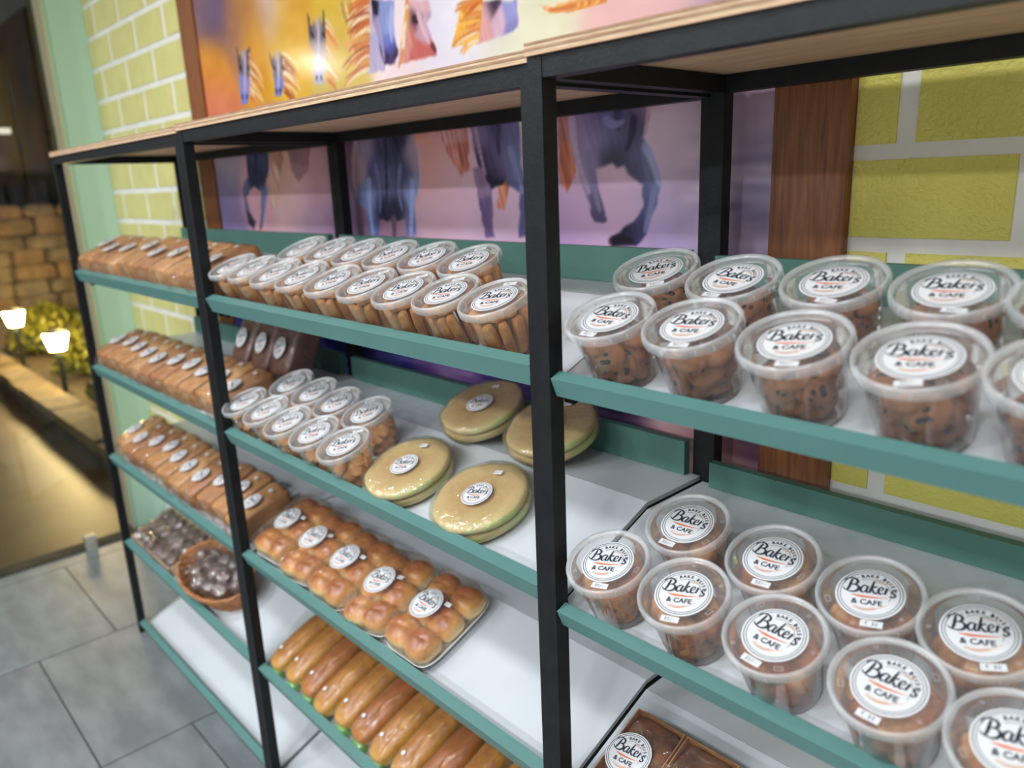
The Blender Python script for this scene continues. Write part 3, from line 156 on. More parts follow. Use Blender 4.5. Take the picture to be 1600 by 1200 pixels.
MT = dict(
    steel=mat('black_painted_steel', srgb(17, 19, 23), 0.5, c2=srgb(25, 27, 31), scale=40, bump=0.12, bscale=220, spec=0.3),
    teal=mat('teal_painted_board', srgb(88, 132, 129), 0.42, c2=srgb(83, 127, 124), scale=6),
    teal_dark=mat('green_painted_board', srgb(88, 134, 124), 0.5, c2=srgb(82, 127, 118), scale=6),
    white=mat('white_laminate', srgb(208, 213, 219), 0.3, c2=srgb(202, 207, 213), scale=5),
    ply=mat('plywood_face', srgb(226, 190, 154), 0.6, c2=srgb(204, 164, 130), scale=7, stretch=(1.2, 14, 14)),
    ply_a=mat('plywood_pale_veneer', srgb(214, 190, 160), 0.7, c2=srgb(190, 158, 126), scale=30, stretch=(1, 8, 8)),
    ply_b=mat('plywood_dark_veneer', srgb(150, 112, 84), 0.7, c2=srgb(176, 140, 110), scale=30, stretch=(1, 8, 8)),
    wall=mat('white_wall_paint', srgb(234, 233, 228), 0.6, c2=srgb(226, 224, 219), scale=12),
    mint=mat('mint_wall_paint', srgb(188, 222, 202), 0.6),
    cream=mat('cream_trim_paint', srgb(222, 205, 175), 0.5),
    brick=mat('yellow_textured_paint', srgb(226, 217, 112), 0.45, c2=srgb(218, 208, 102), scale=9, bump=0.9, bscale=150),
    brick_pale=mat('pale_yellow_textured_paint', srgb(216, 211, 140), 0.45, c2=srgb(208, 200, 130), scale=9, bump=0.6, bscale=120),
    wood=mat('brown_wood_laminate', srgb(150, 94, 56), 0.4, c2=srgb(112, 66, 40), scale=9, stretch=(14, 14, 1.0), detail=6),
    tile=mat('grey_slate_tile', srgb(132, 135, 138), 0.42, c2=srgb(110, 113, 117), scale=5, bump=0.15, bscale=18, stretch=(1, 2.5, 1)),
    tile2=mat('darker_slate_tile', srgb(128, 134, 138), 0.42, c2=srgb(110, 115, 119), scale=6, bump=0.15, bscale=18, stretch=(1, 2.5, 1)),
    grout=mat('floor_grout', srgb(84, 82, 80), 0.8),
    ceil=mat('white_ceiling', srgb(240, 240, 238), 0.8),
    room=mat('pale_room_wall', srgb(225, 222, 214), 0.7),
    label=mat('white_sticker_paper', srgb(222, 223, 227), 0.45),
    ink=mat('dark_print_ink', srgb(38, 46, 58), 0.5),
    orange=mat('orange_print_ink', srgb(222, 112, 66), 0.5),
    tan=mat('tan_print_ink', srgb(214, 172, 140), 0.5),
    pen=mat('pen_ink', srgb(60, 60, 70), 0.5),
    tub=clear('clear_tub_plastic', 0.05, base=0.03, gain=0.75, rough=0.08),
    lid=clear('clear_lid_plastic', 0.08, base=0.05, gain=0.5, rough=0.16),
    rim=clear('milky_lid_rim', 0.30, base=0.05, gain=0.35, rough=0.25),
    film=clear('clear_food_film', 0.015, base=0.05, gain=0.45, rough=0.07, bump=1.0, bscale=60),
    filmtight=clear('tight_food_film', 0.01, base=0.05, gain=0.35, rough=0.09, bump=0.9, bscale=60),
    filmwrap=clear('wrinkled_flat_bread_film', 0.03, tint=(0.97, 1.0, 0.95, 1), base=0.06, gain=0.5, rough=0.10, bump=1.0, bscale=34),
    greenfilm=clear('green_tinted_film', 0.30, tint=(0.86, 1.0, 0.80, 1), base=0.05, gain=0.4, rough=0.12, bump=0.6, bscale=40, milkc=srgb(150, 232, 130)),
    finger=mat('golden_biscuit', srgb(218, 160, 88), 0.65, c2=srgb(190, 122, 58), scale=45, bump=0.35, bscale=260),
    round=mat('pale_round_biscuit', srgb(214, 160, 100), 0.65, c2=srgb(180, 116, 66), scale=60, bump=0.3, bscale=240),
    choc=mat('brown_cookie', srgb(176, 118, 82), 0.7, c2=srgb(144, 92, 62), scale=50, bump=0.5, bscale=160),
    chip=mat('dark_chocolate', srgb(48, 32, 28), 0.4),
    puff=mat('baked_puff_pastry', srgb(208, 152, 98), 0.6, c2=srgb(166, 106, 62), scale=40, bump=0.6, bscale=140),
    puff2=mat('reddish_puff_pastry', srgb(184, 116, 76), 0.6, c2=srgb(150, 88, 58), scale=50, bump=0.6, bscale=160),
    crust=mat('brown_bread_crust', srgb(198, 146, 92), 0.5, c2=srgb(162, 110, 64), scale=14, bump=0.2, bscale=90),
    crust2=mat('reddish_bread_crust', srgb(184, 128, 80), 0.5, c2=srgb(150, 98, 58), scale=14, bump=0.2, bscale=90),
    crust3=mat('pale_brown_bread_crust', srgb(206, 158, 106), 0.5, c2=srgb(164, 112, 66), scale=20, bump=0.2, bscale=90, stretch=(3, 1, 1)),
    crustdark=mat('dark_bread_crust', srgb(108, 62, 44), 0.5, c2=srgb(82, 46, 34), scale=14, bump=0.2, bscale=90),
    bun=mat('glazed_bun_crust', srgb(226, 164, 92), 0.34, c2=srgb(176, 100, 42), scale=16, coat=0.3, ramp=(0.38, 0.6)),
    roll=mat('golden_roll_crust', srgb(220, 168, 84), 0.38, c2=srgb(190, 122, 54), scale=15, coat=0.3, stretch=(1, 0.5, 1)),
    flat=mat('pale_flat_bread', srgb(222, 190, 128), 0.5, c2=srgb(206, 160, 98), scale=18, bump=0.15, bscale=70),
    flatgreen=mat('green_rim_flat_bread', srgb(206, 208, 134), 0.5, c2=srgb(176, 206, 116), scale=14),
    foam=mat('white_foam_tray', srgb(242, 242, 242), 0.6),
    card=mat('tan_cardboard', srgb(206, 172, 140), 0.75),
    wicker=mat('orange_brown_wicker', srgb(186, 128, 82), 0.5, c2=srgb(152, 98, 60), scale=40),
    muffin=mat('brown_muffin', srgb(112, 66, 46), 0.6, c2=srgb(72, 38, 30), scale=60),
    brownie=mat('baked_chocolate_cake', srgb(134, 84, 52), 0.45, c2=srgb(84, 50, 34), scale=26, bump=0.4, bscale=60),
    kraft=mat('brown_paper_case', srgb(190, 134, 82), 0.7, c2=srgb(160, 106, 62), scale=30),
    outfloor=mat('warm_outdoor_paving', srgb(108, 84, 56), 0.45, c2=srgb(88, 66, 42), scale=3),
    stone=mat('rough_garden_stone', srgb(140, 124, 100), 0.85, c2=srgb(104, 92, 76), scale=6, bump=0.8, bscale=14),
    stone2=mat('brown_garden_stone', srgb(150, 122, 92), 0.85, c2=srgb(112, 92, 70), scale=6, bump=0.8, bscale=14),
    kerb=mat('dark_stone_kerb', srgb(96, 86, 70), 0.85, c2=srgb(66, 58, 48), scale=9, bump=0.8, bscale=20),
    palestone=mat('pale_capping_stone', srgb(138, 118, 86), 0.8, c2=srgb(108, 90, 64), scale=9, bump=0.4, bscale=20),
    leaf=mat('garden_leaf', srgb(136, 132, 46), 0.55, c2=srgb(92, 98, 34), scale=5),
    soil=mat('garden_soil', srgb(70, 58, 40), 0.9),
    darkwood=mat('dark_facade_panel', srgb(86, 72, 58), 0.7, c2=srgb(64, 54, 46), scale=2, stretch=(6, 6, 1)),
    darkframe=mat('dark_green_facade_frame', srgb(46, 48, 42), 0.6),
    clampgrey=mat('grey_clamp_cover', srgb(160, 158, 150), 0.4),
    metal=mat('brushed_steel', srgb(150, 150, 150), 0.35, metal=0.9),
    bulb=emit('warm_lamp_glow', (1.0, 0.74, 0.36, 1), 60.0),
    panel=emit('lamp_diffuser_glow', (0.95, 0.98, 1.0, 1), 6.0),
    spot=emit('spotlight_glow', (1.0, 0.9, 0.75, 1), 120.0),
    bar=emit('distant_light_strip', (1.0, 0.95, 0.85, 1), 0.5),
)
def ramp_mat(name, stops, coord, rough, coat=0.0, nscale=14, namp=0.25, obj_len=False, bump=0.0):
    """colour runs over the thing itself: from sole to crown, or from centre to edge, broken up by noise"""
    m = bpy.data.materials.new(name); m.use_nodes = True
    nt = m.node_tree; N = nt.nodes.new; L = nt.links.new; p = nt.nodes['Principled BSDF']
    p.inputs['Roughness'].default_value = rough; p.inputs['Coat Weight'].default_value = coat
    tc = N('ShaderNodeTexCoord'); n = N('ShaderNodeTexNoise'); n.inputs['Scale'].default_value = nscale; n.inputs['Detail'].default_value = 4
    L(tc.outputs['Object'], n.inputs['Vector'])
    if obj_len:
        ml = N('ShaderNodeVectorMath'); ml.operation = 'MULTIPLY'; ml.inputs[1].default_value = (1, 1, 0); L(tc.outputs['Object'], ml.inputs[0])
        le = N('ShaderNodeVectorMath'); le.operation = 'LENGTH'; L(ml.outputs[0], le.inputs[0])
        sc = N('ShaderNodeMath'); sc.operation = 'MULTIPLY'; sc.inputs[1].default_value = coord; L(le.outputs['Value'], sc.inputs[0]); src = sc.outputs[0]
    else:
        sp = N('ShaderNodeSeparateXYZ'); L(tc.outputs['Generated'], sp.inputs[0]); src = sp.outputs[2]
    ad = N('ShaderNodeMath'); ad.operation = 'MULTIPLY_ADD'; ad.inputs[1].default_value = namp * 2; L(n.outputs['Fac'], ad.inputs[0])
    sb = N('ShaderNodeMath'); sb.operation = 'SUBTRACT'; sb.inputs[1].default_value = namp; L(src, sb.inputs[0]); L(sb.outputs[0], ad.inputs[2])
    r = N('ShaderNodeValToRGB'); L(ad.outputs[0], r.inputs[0]); e = r.color_ramp.elements
    e[0].position, e[0].color = stops[0]; e[1].position, e[1].color = stops[-1]
    for q, c in stops[1:-1]: x = e.new(q); x.color = c
    L(r.outputs[0], p.inputs['Base Color'])
    if bump:
        bn = N('ShaderNodeBump'); bn.inputs['Strength'].default_value = bump; bn.inputs['Distance'].default_value = .004
        n2 = N('ShaderNodeTexNoise'); n2.inputs['Scale'].default_value = 60; L(tc.outputs['Object'], n2.inputs['Vector']); L(n2.outputs['Fac'], bn.inputs['Height']); L(bn.outputs[0], p.inputs['Normal'])
    return m
MT['bun'] = ramp_mat('glazed_bun_crust', [(0.42, srgb(244, 214, 154)), (0.66, srgb(222, 160, 88)), (1.0, srgb(160, 90, 40))], 0, .36, .25, 17, .42)
MT['roll'] = ramp_mat('golden_roll_crust', [(0.25, srgb(236, 206, 124)), (0.6, srgb(210, 158, 70)), (1.0, srgb(168, 106, 42))], 0, .36, .2, 30, .35)
MT['roll2'] = ramp_mat('brown_roll_crust', [(0.25, srgb(230, 186, 104)), (0.55, srgb(198, 132, 58)), (0.95, srgb(154, 88, 36))], 0, .34, .2, 26, .35)
MT['flat'] = ramp_mat('flat_bread_with_green_edge', [(0.0, srgb(178, 134, 88)), (0.5, srgb(194, 158, 108)), (0.86, srgb(202, 174, 124)), (1.0, srgb(170, 196, 116))], 9.8, .5, 0, 16, .32, True, .3)
g = clear('window_glass', 0.0, tint=(0.93, 0.96, 0.94, 1), base=0.02, gain=0.5, rough=0.0)
MT['glass'] = g

# ------------------------------------------------------------------ mesh helpers
class MB:
    def __init__(s): s.v = []; s.f = []; s.m = []
    def add(s, vs_, fs, mi=0):
        o = len(s.v); s.v += [tuple(p) for p in vs_]
        for q in fs: s.f.append(tuple(i + o for i in q)); s.m.append(mi)
        return s
    def box(s, x0, x1, y0, y1, z0, z1, mi=0):
        return s.add([(x0, y0, z0), (x1, y0, z0), (x1, y1, z0), (x0, y1, z0), (x0, y0, z1), (x1, y0, z1), (x1, y1, z1), (x0, y1, z1)],
                     [(0, 3, 2, 1), (4, 5, 6, 7), (0, 1, 5, 4), (1, 2, 6, 5), (2, 3, 7, 6), (3, 0, 4, 7)], mi)
    def prism(s, prof, x0, x1, mi=0):
        n = len(prof)
        return s.add([(x0, y, z) for y, z in prof] + [(x1, y, z) for y, z in prof],
                     [tuple(range(n))[::-1], tuple(range(n, 2 * n))] + [(i, (i + 1) % n, n + (i + 1) % n, n + i) for i in range(n)], mi)
    def lathe(s, prof, n=40, mi=0, sx=1.0, sy=1.0):
        vs_ = []; fs = []; rows = []
        for r, z in prof:
            if r < 1e-6: rows.append([len(vs_)]); vs_.append((0, 0, z))
            else:
                rows.append(list(range(len(vs_), len(vs_) + n)))
                vs_ += [(r * sx * math.cos(2 * math.pi * i / n), r * sy * math.sin(2 * math.pi * i / n), z) for i in range(n)]
        for a, b in zip(rows, rows[1:]):
            for i in range(n):
                j = (i + 1) % n
                if len(a) == 1 and len(b) > 1: fs.append((a[0], b[j], b[i]))
                elif len(b) == 1 and len(a) > 1: fs.append((a[i], a[j], b[0]))
                elif len(a) > 1: fs.append((a[i], a[j], b[j], b[i]))
        return s.add(vs_, fs, mi)
    def tube(s, pts, rad, n=8, mi=0, closed=False):
        pts = [Vector(p) for p in pts]; k = len(pts); vs_ = []; fs = []
        up = Vector((0, 0, 1))
        for i, p in enumerate(pts):
            a = pts[(i - 1) % k] if closed or i > 0 else p
            b = pts[(i + 1) % k] if closed or i < k - 1 else p
            d = (b - a).normalized()
            sd = d.cross(up)
            if sd.length < 1e-3: sd = d.cross(Vector((1, 0, 0)))
            sd.normalize(); w = sd.cross(d)
            rr = rad[i] if isinstance(rad, (list, tuple)) else rad
            vs_ += [p + sd * rr * math.cos(2 * math.pi * j / n) + w * rr * math.sin(2 * math.pi * j / n) for j in range(n)]
        for i in range(k if closed else k - 1):
            for j in range(n):
                a, b = i * n, ((i + 1) % k) * n
                fs.append((a + j, a + (j + 1) % n, b + (j + 1) % n, b + j))
        if not closed: fs += [tuple(range(n))[::-1], tuple(range((k - 1) * n, k * n))]
        return s.add(vs_, fs, mi)
    def ribbon(s, pts, widths, z, mi=0, sub=6):
        P = []; W = []
        k = len(pts)
        for i in range(k - 1):
            p0, p1, p2, p3 = [np.array(pts[max(0, min(k - 1, j))], float) for j in (i - 1, i, i + 1, i + 2)]
            for q in range(sub):
                t = q / sub
                P.append(0.5 * ((2 * p1) + (-p0 + p2) * t + (2 * p0 - 5 * p1 + 4 * p2 - p3) * t * t + (-p0 + 3 * p1 - 3 * p2 + p3) * t ** 3))
                W.append(widths[i] * (1 - t) + widths[i + 1] * t)
        P.append(np.array(pts[-1], float)); W.append(widths[-1])
        vs_ = []
        for i in range(len(P)):
            d = P[min(i + 1, len(P) - 1)] - P[max(i - 1, 0)]
            d = d / (np.linalg.norm(d) + 1e-9); nn = np.array([-d[1], d[0]]) * W[i] / 2
            vs_ += [(P[i][0] + nn[0], P[i][1] + nn[1], z), (P[i][0] - nn[0], P[i][1] - nn[1], z)]
        return s.add(vs_, [(2 * i, 2 * i + 1, 2 * i + 3, 2 * i + 2) for i in range(len(P) - 1)], mi)
    def ring(s, r0, r1, z, a0=0, a1=360, n=64, mi=0):
        vs_ = []
        for i in range(n + 1):
            a = math.radians(a0 + (a1 - a0) * i / n)
            vs_ += [(r0 * math.cos(a), r0 * math.sin(a), z), (r1 * math.cos(a), r1 * math.sin(a), z)]
        return s.add(vs_, [(2 * i, 2 * i + 1, 2 * i + 3, 2 * i + 2) for i in range(n)], mi)
    def blob(s, a, b, c, e1=1.0, e2=1.0, nu=20, nv=12, mi=0, fn=None, loc=(0, 0, 0)):
        """superellipsoid, optionally reshaped by fn(x,y,z) on unit coordinates"""
        sp = lambda x, e: math.copysign(abs(x) ** e, x)
        vs_ = []; fs = []
        for j in range(nv + 1):
            ph = -math.pi / 2 + math.pi * j / nv
            for i in range(nu):
                th = 2 * math.pi * i / nu
                x = sp(math.cos(ph), e1) * sp(math.cos(th), e2); y = sp(math.cos(ph), e1) * sp(math.sin(th), e2); z = sp(math.sin(ph), e1)
                if fn: x, y, z = fn(x, y, z)
                vs_.append((x * a + loc[0], y * b + loc[1], z * c + loc[2]))
        for j in range(nv):
            for i in range(nu):
                k = (i + 1) % nu
                fs.append((j * nu + i, j * nu + k, (j + 1) * nu + k, (j + 1) * nu + i))
        return s.add(vs_, fs, mi)
    def mesh(s, name, mats, smooth=False):
        me = bpy.data.meshes.new(name)
        me.from_pydata(s.v, [], s.f)
        for m in (mats if isinstance(mats, (list, tuple)) else [mats]): me.materials.append(MT[m] if isinstance(m, str) else m)
        me.polygons.foreach_set('material_index', s.m)
        if smooth: me.polygons.foreach_set('use_smooth', [True] * len(s.f))
        me.update()
        return me
    def build(s, name, mats, parent=None, smooth=False):
        return link(name, s.mesh(name, mats, smooth), parent)

def link(name, me, parent=None, loc=None, rot=None):
    o = bpy.data.objects.new(name, me); col.objects.link(o)
    if parent: o.parent = parent
    if loc: o.location = loc
    if rot: o.rotation_euler = rot
    return o

def tag(o, label=None, cat=None, group=None, kind=None):
    if label: o['label'] = label
    if cat: o['category'] = cat
    if group: o['group'] = group
    if kind: o['kind'] = kind
    return o

def empty(name, mw):
    o = bpy.data.objects.new(name, None); o.empty_display_size = 0.02
    col.objects.link(o); o.matrix_world = mw
    return o

def copy_tree(o, mw=None, parent=None):
    c = o.copy(); col.objects.link(c)
    if parent: c.parent = parent
    if mw is not None: c.matrix_world = mw
    for ch in o.children: copy_tree(ch, None, c)
    return c

def nz(x, y, z, s=1.0, seed=0.0): return noise.noise(Vector((x * s + seed, y * s - seed * 1.7, z * s + seed * 0.6)))

ORD = ['first', 'second', 'third', 'fourth', 'fifth', 'sixth', 'seventh', 'eighth', 'ninth', 'tenth', 'eleventh', 'twelfth', 'thirteenth', 'fourteenth']

# ------------------------------------------------------------------ the room
TILT = math.radians(22)
YW = 0.46
GX = -3.76                                       # glass partition

f = MB().box(GX, 2.0, -6.0, YW, -0.12, -0.006).build('floor', 'grout'); tag(f, 'grey slate tiled shop floor', kind='structure')
TXW, TYW = 0.73, 0.60
k = 0
tilem = {}
xe = -2.93
cols_x = [xe + TXW * i for i in range(-2, 8)]
for ci, x0 in enumerate(cols_x):
    off = -0.32 if ci % 2 == 0 else -0.06
    for j in range(-10, 3):
        y0 = off + TYW * j; a, b, c_, d_ = max(x0, GX) + 0.003, min(x0 + TXW, 2.0) - 0.003, max(y0, -6.0) + 0.003, min(y0 + TYW, YW) - 0.003
        if b - a < 0.02 or d_ - c_ < 0.02: continue
        MB().box(a, b, c_, d_, -0.012, 0.0).build('floor_tile', 'tile' if (ci + j) % 3 else 'tile2', f)

w = MB().box(-3.86, 2.0, YW, YW + 0.15, 0, CEIL).build('wall_back', 'wall'); tag(w, 'white jointed wall with raised yellow bricks', kind='structure')
bm_l = {}
PZ, PX = 0.127, 0.30
for rz in range(2, 22):
    zc0 = 1.602 + PZ * (rz - 12) ; z0 = zc0 + 0.010; z1 = zc0 + PZ - 0.011
    if z1 > CEIL: continue
    for cx in range(-16, 10):
        for (lo, hi, mname, par) in ((-3.86, -2.795, 'brick_pale', 1), (-0.498, 2.0, 'brick', 0)):
            xj = -0.43 + PX * cx + (0.15 if (rz + par) % 2 else 0.0)
            a, b = max(xj + 0.013, lo), min(xj + PX - 0.013, hi)
            if b - a > 0.02: MB().box(a, b, YW - 0.003, YW + 0.002, z0, z1).build('brick', mname, w)

o = MB().box(-3.97, -3.862, 0.302, YW + 0.15, -0.02, CEIL).build('wall_left', 'mint'); tag(o, 'mint green wall pier beside the glass', kind='structure')
o = MB().box(-3.972, -3.860, 0.296, 0.302, -0.02, CEIL).build('trim_1', 'cream'); tag(o, 'cream edge trim of the mint pier', kind='structure')
o = MB().box(-3.97, 2.1, -6.1, YW + 0.15, CEIL, CEIL + 0.1).build('ceiling', 'ceil'); tag(o, 'white ceiling', kind='structure')
o = MB().box(2.0, 2.1, -6.1, YW + 0.15, -0.02, CEIL).build('wall_right', 'room'); tag(o, 'pale side wall', kind='structure')
o = MB().box(-3.97, 2.0, -6.1, -6.0, -0.02, CEIL).build('wall_front', 'room'); tag(o, 'pale wall behind the camera', kind='structure')
gl = MB().box(GX - 0.012, GX, -6.0, 0.29, 0.006, CEIL).build('window_1', 'glass'); tag(gl, 'frameless clear glass partition', kind='structure')
for yc in (0.08, -1.1, -2.4):
    cl = MB().box(GX - 0.03, GX + 0.018, yc - 0.022, yc + 0.022, 0.001, 0.07).box(GX + 0.018, GX + 0.024, yc - 0.008, yc + 0.008, 0.03, 0.046).build('glass_clamp', 'clampgrey', gl)
th = MB().box(GX - 0.10, GX - 0.001, -6.0, 0.29, -0.05, 0.004).build('trim_2', 'kerb'); tag(th, 'dark stone sill under the glass', kind='structure')

for i, (lx, ly) in enumerate(LAMPS):
    r_ = empty('ceiling_lamp', Matrix.Translation((lx, ly, CEIL - 0.04)))
    MB().box(-0.16, 0.16, -0.16, 0.16, 0.004, 0.04).build('housing', 'foam', r_)
    MB().box(-0.13, 0.13, -0.13, 0.13, 0.0, 0.006).build('diffuser', 'panel', r_)
    tag(r_, 'square white ceiling lamp, %s of its row, %s' % (ORD[i % 3], ['row nearest the shelves', 'middle row', 'row farthest from the shelves'][i // 3]), 'lamp', 'square ceiling lamps')

# ------------------------------------------------------------------ mural in a wooden frame
MX0, MX1, MZ0, MZ1 = -2.673, -0.614, 1.0, 2.40
def idw(px, pz, pts, sig):
    """smooth colour field through scattered colour samples"""
    P = np.array(pts, float)
    d2 = (px[..., None] - P[:, 0]) ** 2 + ((pz[..., None] - P[:, 1])) ** 2
    wgt = np.exp(-d2 / (2 * sig * sig)) + 1e-3 * (d2 / sig ** 2 + .3) ** -2.0
    return (wgt @ P[:, 2:5]) / wgt.sum(-1, keepdims=True)
def inside(px, pz, poly):
    """signed distance (negative inside) to a polygon"""
    d = np.full(px.shape, 1e9); inn = np.zeros(px.shape, bool); n = len(poly)
    for i in range(n):
        x1, z1 = poly[i]; x2, z2 = poly[(i + 1) % n]
        ex, ez = x2 - x1, z2 - z1
        t = np.clip(((px - x1) * ex + (pz - z1) * ez) / (ex * ex + ez * ez + 1e-12), 0, 1)
        d = np.minimum(d, (px - x1 - t * ex) ** 2 + (pz - z1 - t * ez) ** 2)
        c = ((z1 > pz) != (z2 > pz)) & (px < (x2 - x1) * (pz - z1) / (z2 - z1 + 1e-12) + x1)
        inn ^= c
    return np.where(inn, -1, 1) * np.sqrt(d)
def vnoise(px, pz, seed, sx, sz):
    rs = np.random.RandomState(seed); G = rs.rand(64, 64)
    a = px * sx + 100; b = pz * sz + 100
    i = np.floor(a).astype(int); j = np.floor(b).astype(int); u_ = a - i; v_ = b - j
    u_ = u_ * u_ * (3 - 2 * u_); v_ = v_ * v_ * (3 - 2 * v_)
    g = lambda p, q: G[p % 64, q % 64]
    return (g(i, j) * (1 - u_) + g(i + 1, j) * u_) * (1 - v_) + (g(i, j + 1) * (1 - u_) + g(i + 1, j + 1) * u_) * v_
def paint_mural():
    nx, nzz = 740, 500
    xs = np.linspace(MX0, MX1, nx); zs = np.linspace(MZ0, MZ1, nzz)
    PXg, PZg = np.meshgrid(xs, zs)
    C = idw(PXg, PZg, MURAL_BG, 0.055)
    C = C * (1 + .24 * np.clip((1.74 - PZg) / .06, 0, 1)[..., None])  # lower print lightened in its colour to offset shade under the rack tops
    n = vnoise(PXg, PZg, 1, 9, 14) * 0.6 + vnoise(PXg, PZg, 2, 26, 40) * 0.4
    C = C + (n[..., None] - 0.5) * 20
    sea = np.clip((1.34 - PZg) / 0.12, 0, 1) * 0.8 + np.clip((PXg + 0.80) / 0.06, 0, 1) * np.clip((1.66 - PZg) / 0.06, 0, 1) * 0.8
    sea = np.clip(sea, 0, 1)
    wv = vnoise(PXg + 0.05 * np.sin(PZg * 40), PZg, 3, 12, 70) - 0.5
    C = C + sea[..., None] * wv[..., None] * np.array([95, 85, 70])
    for poly, cols in MURAL_SHAPES:
        xm = [p[0] for p in poly]; zm = [p[1] for p in poly]
        m = (PXg > min(xm) - 0.03) & (PXg < max(xm) + 0.03) & (PZg > min(zm) - 0.03) & (PZg < max(zm) + 0.03)
        if not m.any(): continue
        px, pz = PXg[m], PZg[m]
        wob = (vnoise(px, pz, 7, 60, 60) - 0.5) * 0.006
        sd_ = inside(px, pz, poly)
        a = np.clip(0.5 - (sd_ + wob) / 0.007, 0, 1)[:, None]
        size = max(max(xm) - min(xm), max(zm) - min(zm)); mane = np.mean([q[2] - q[4] for q in cols]) > 60 and len(cols) < 6
        c = idw(px, pz, cols, .075 * size) + (vnoise(px + .25 * pz, pz, 8, 150, 22)[:, None] - 0.5) * (75 if mane else 16)
        if np.mean(zm) < 1.72: c = c * 1.15  # low shapes brightened too, making up for the shade there
        C[m] = C[m] * (1 - a) + c * a
    for (ax, az, bx, bz, cx, cz, w0, w1, r_, g_, b_) in MURAL_STROKES:
        k_ = 1.15 if (az + cz) / 2 < 1.72 else 1.0  # same shade-offsetting gain for the low strokes
        for q in range(8):
            t0, t1 = q / 8, (q + 1) / 8
            f0 = lambda t, p, s, e: (1 - t) ** 2 * p + 2 * t * (1 - t) * s + t * t * e
            x1, z1, x2, z2 = f0(t0, ax, bx, cx), f0(t0, az, bz, cz), f0(t1, ax, bx, cx), f0(t1, az, bz, cz)
            wd = (w0 + (w1 - w0) * (t0 + t1) / 2) / 2 + .001; pad = wd + .012
            i0, i1 = np.searchsorted(xs, [min(x1, x2) - pad, max(x1, x2) + pad]); j0, j1 = np.searchsorted(zs, [min(z1, z2) - pad, max(z1, z2) + pad])
            if i1 <= i0 or j1 <= j0: continue
            gx, gz = PXg[j0:j1, i0:i1], PZg[j0:j1, i0:i1]
            tt = np.clip(((gx - x1) * (x2 - x1) + (gz - z1) * (z2 - z1)) / ((x2 - x1) ** 2 + (z2 - z1) ** 2 + 1e-9), 0, 1)
            dd = np.hypot(gx - x1 - tt * (x2 - x1), gz - z1 - tt * (z2 - z1))
            al = np.clip((wd - dd) / .006 + .5, 0, 1)[..., None] * .8
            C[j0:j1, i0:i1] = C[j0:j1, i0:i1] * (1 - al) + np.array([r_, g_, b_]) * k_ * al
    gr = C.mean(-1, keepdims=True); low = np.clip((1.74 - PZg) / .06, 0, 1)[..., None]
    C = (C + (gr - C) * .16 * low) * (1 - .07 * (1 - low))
    C = np.clip(C, 3, 252) / 255.0
    lin = np.where(C <= 0.04045, C / 12.92, ((C + 0.055) / 1.055) ** 2.4)
    me = bpy.data.meshes.new('print')
    V = np.stack([PXg, np.full_like(PXg, 0.0), PZg], -1).reshape(-1, 3)
    idx = np.arange(nx * nzz).reshape(nzz, nx)
    F = np.stack([idx[:-1, :-1], idx[:-1, 1:], idx[1:, 1:], idx[1:, :-1]], -1).reshape(-1, 4)
    me.vertices.add(len(V)); me.vertices.foreach_set('co', V.ravel())
    me.loops.add(F.size); me.loops.foreach_set('vertex_index', F.ravel().astype(np.int32))
    me.polygons.add(len(F)); me.polygons.foreach_set('loop_start', (np.arange(len(F)) * 4).astype(np.int32))
    me.polygons.foreach_set('loop_total', np.full(len(F), 4, np.int32))
    at = me.color_attributes.new('ink', 'FLOAT_COLOR', 'POINT')
    at.data.foreach_set('color', np.concatenate([lin.reshape(-1, 3), np.ones((len(V), 1))], 1).ravel().astype(np.float32))
    me.update(); me.validate()
    m = bpy.data.materials.new('mural_print'); m.use_nodes = True
    p = m.node_tree.nodes['Principled BSDF']; vc = m.node_tree.nodes.new('ShaderNodeVertexColor'); vc.layer_name = 'ink'
    m.node_tree.links.new(vc.outputs[0], p.inputs['Base Color'])
    p.inputs['Roughness'].default_value = 0.16; p.inputs['Specular IOR Level'].default_value = 0.35
    me.materials.append(m)
    return me
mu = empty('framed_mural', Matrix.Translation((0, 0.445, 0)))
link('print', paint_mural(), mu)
MB().box(MX0, MX1, 0.0005, 0.014, MZ0, MZ1).build('backing_board', 'foam', mu)
for a in ((MX0 - 0.12, MX0, MZ0 - 0.12, MZ1 + 0.12), (MX1, MX1 + 0.114, MZ0 - 0.12, MZ1 + 0.12), (MX0, MX1, MZ0 - 0.12, MZ0), (MX0, MX1, MZ1, MZ1 + 0.12)):
    MB().box(a[0], a[1], -0.008, 0.0145, a[2], a[3]).build('frame_bar', 'wood', mu)
tag(mu, 'large wall mural of horses running at sunset in a brown wooden frame', 'picture')

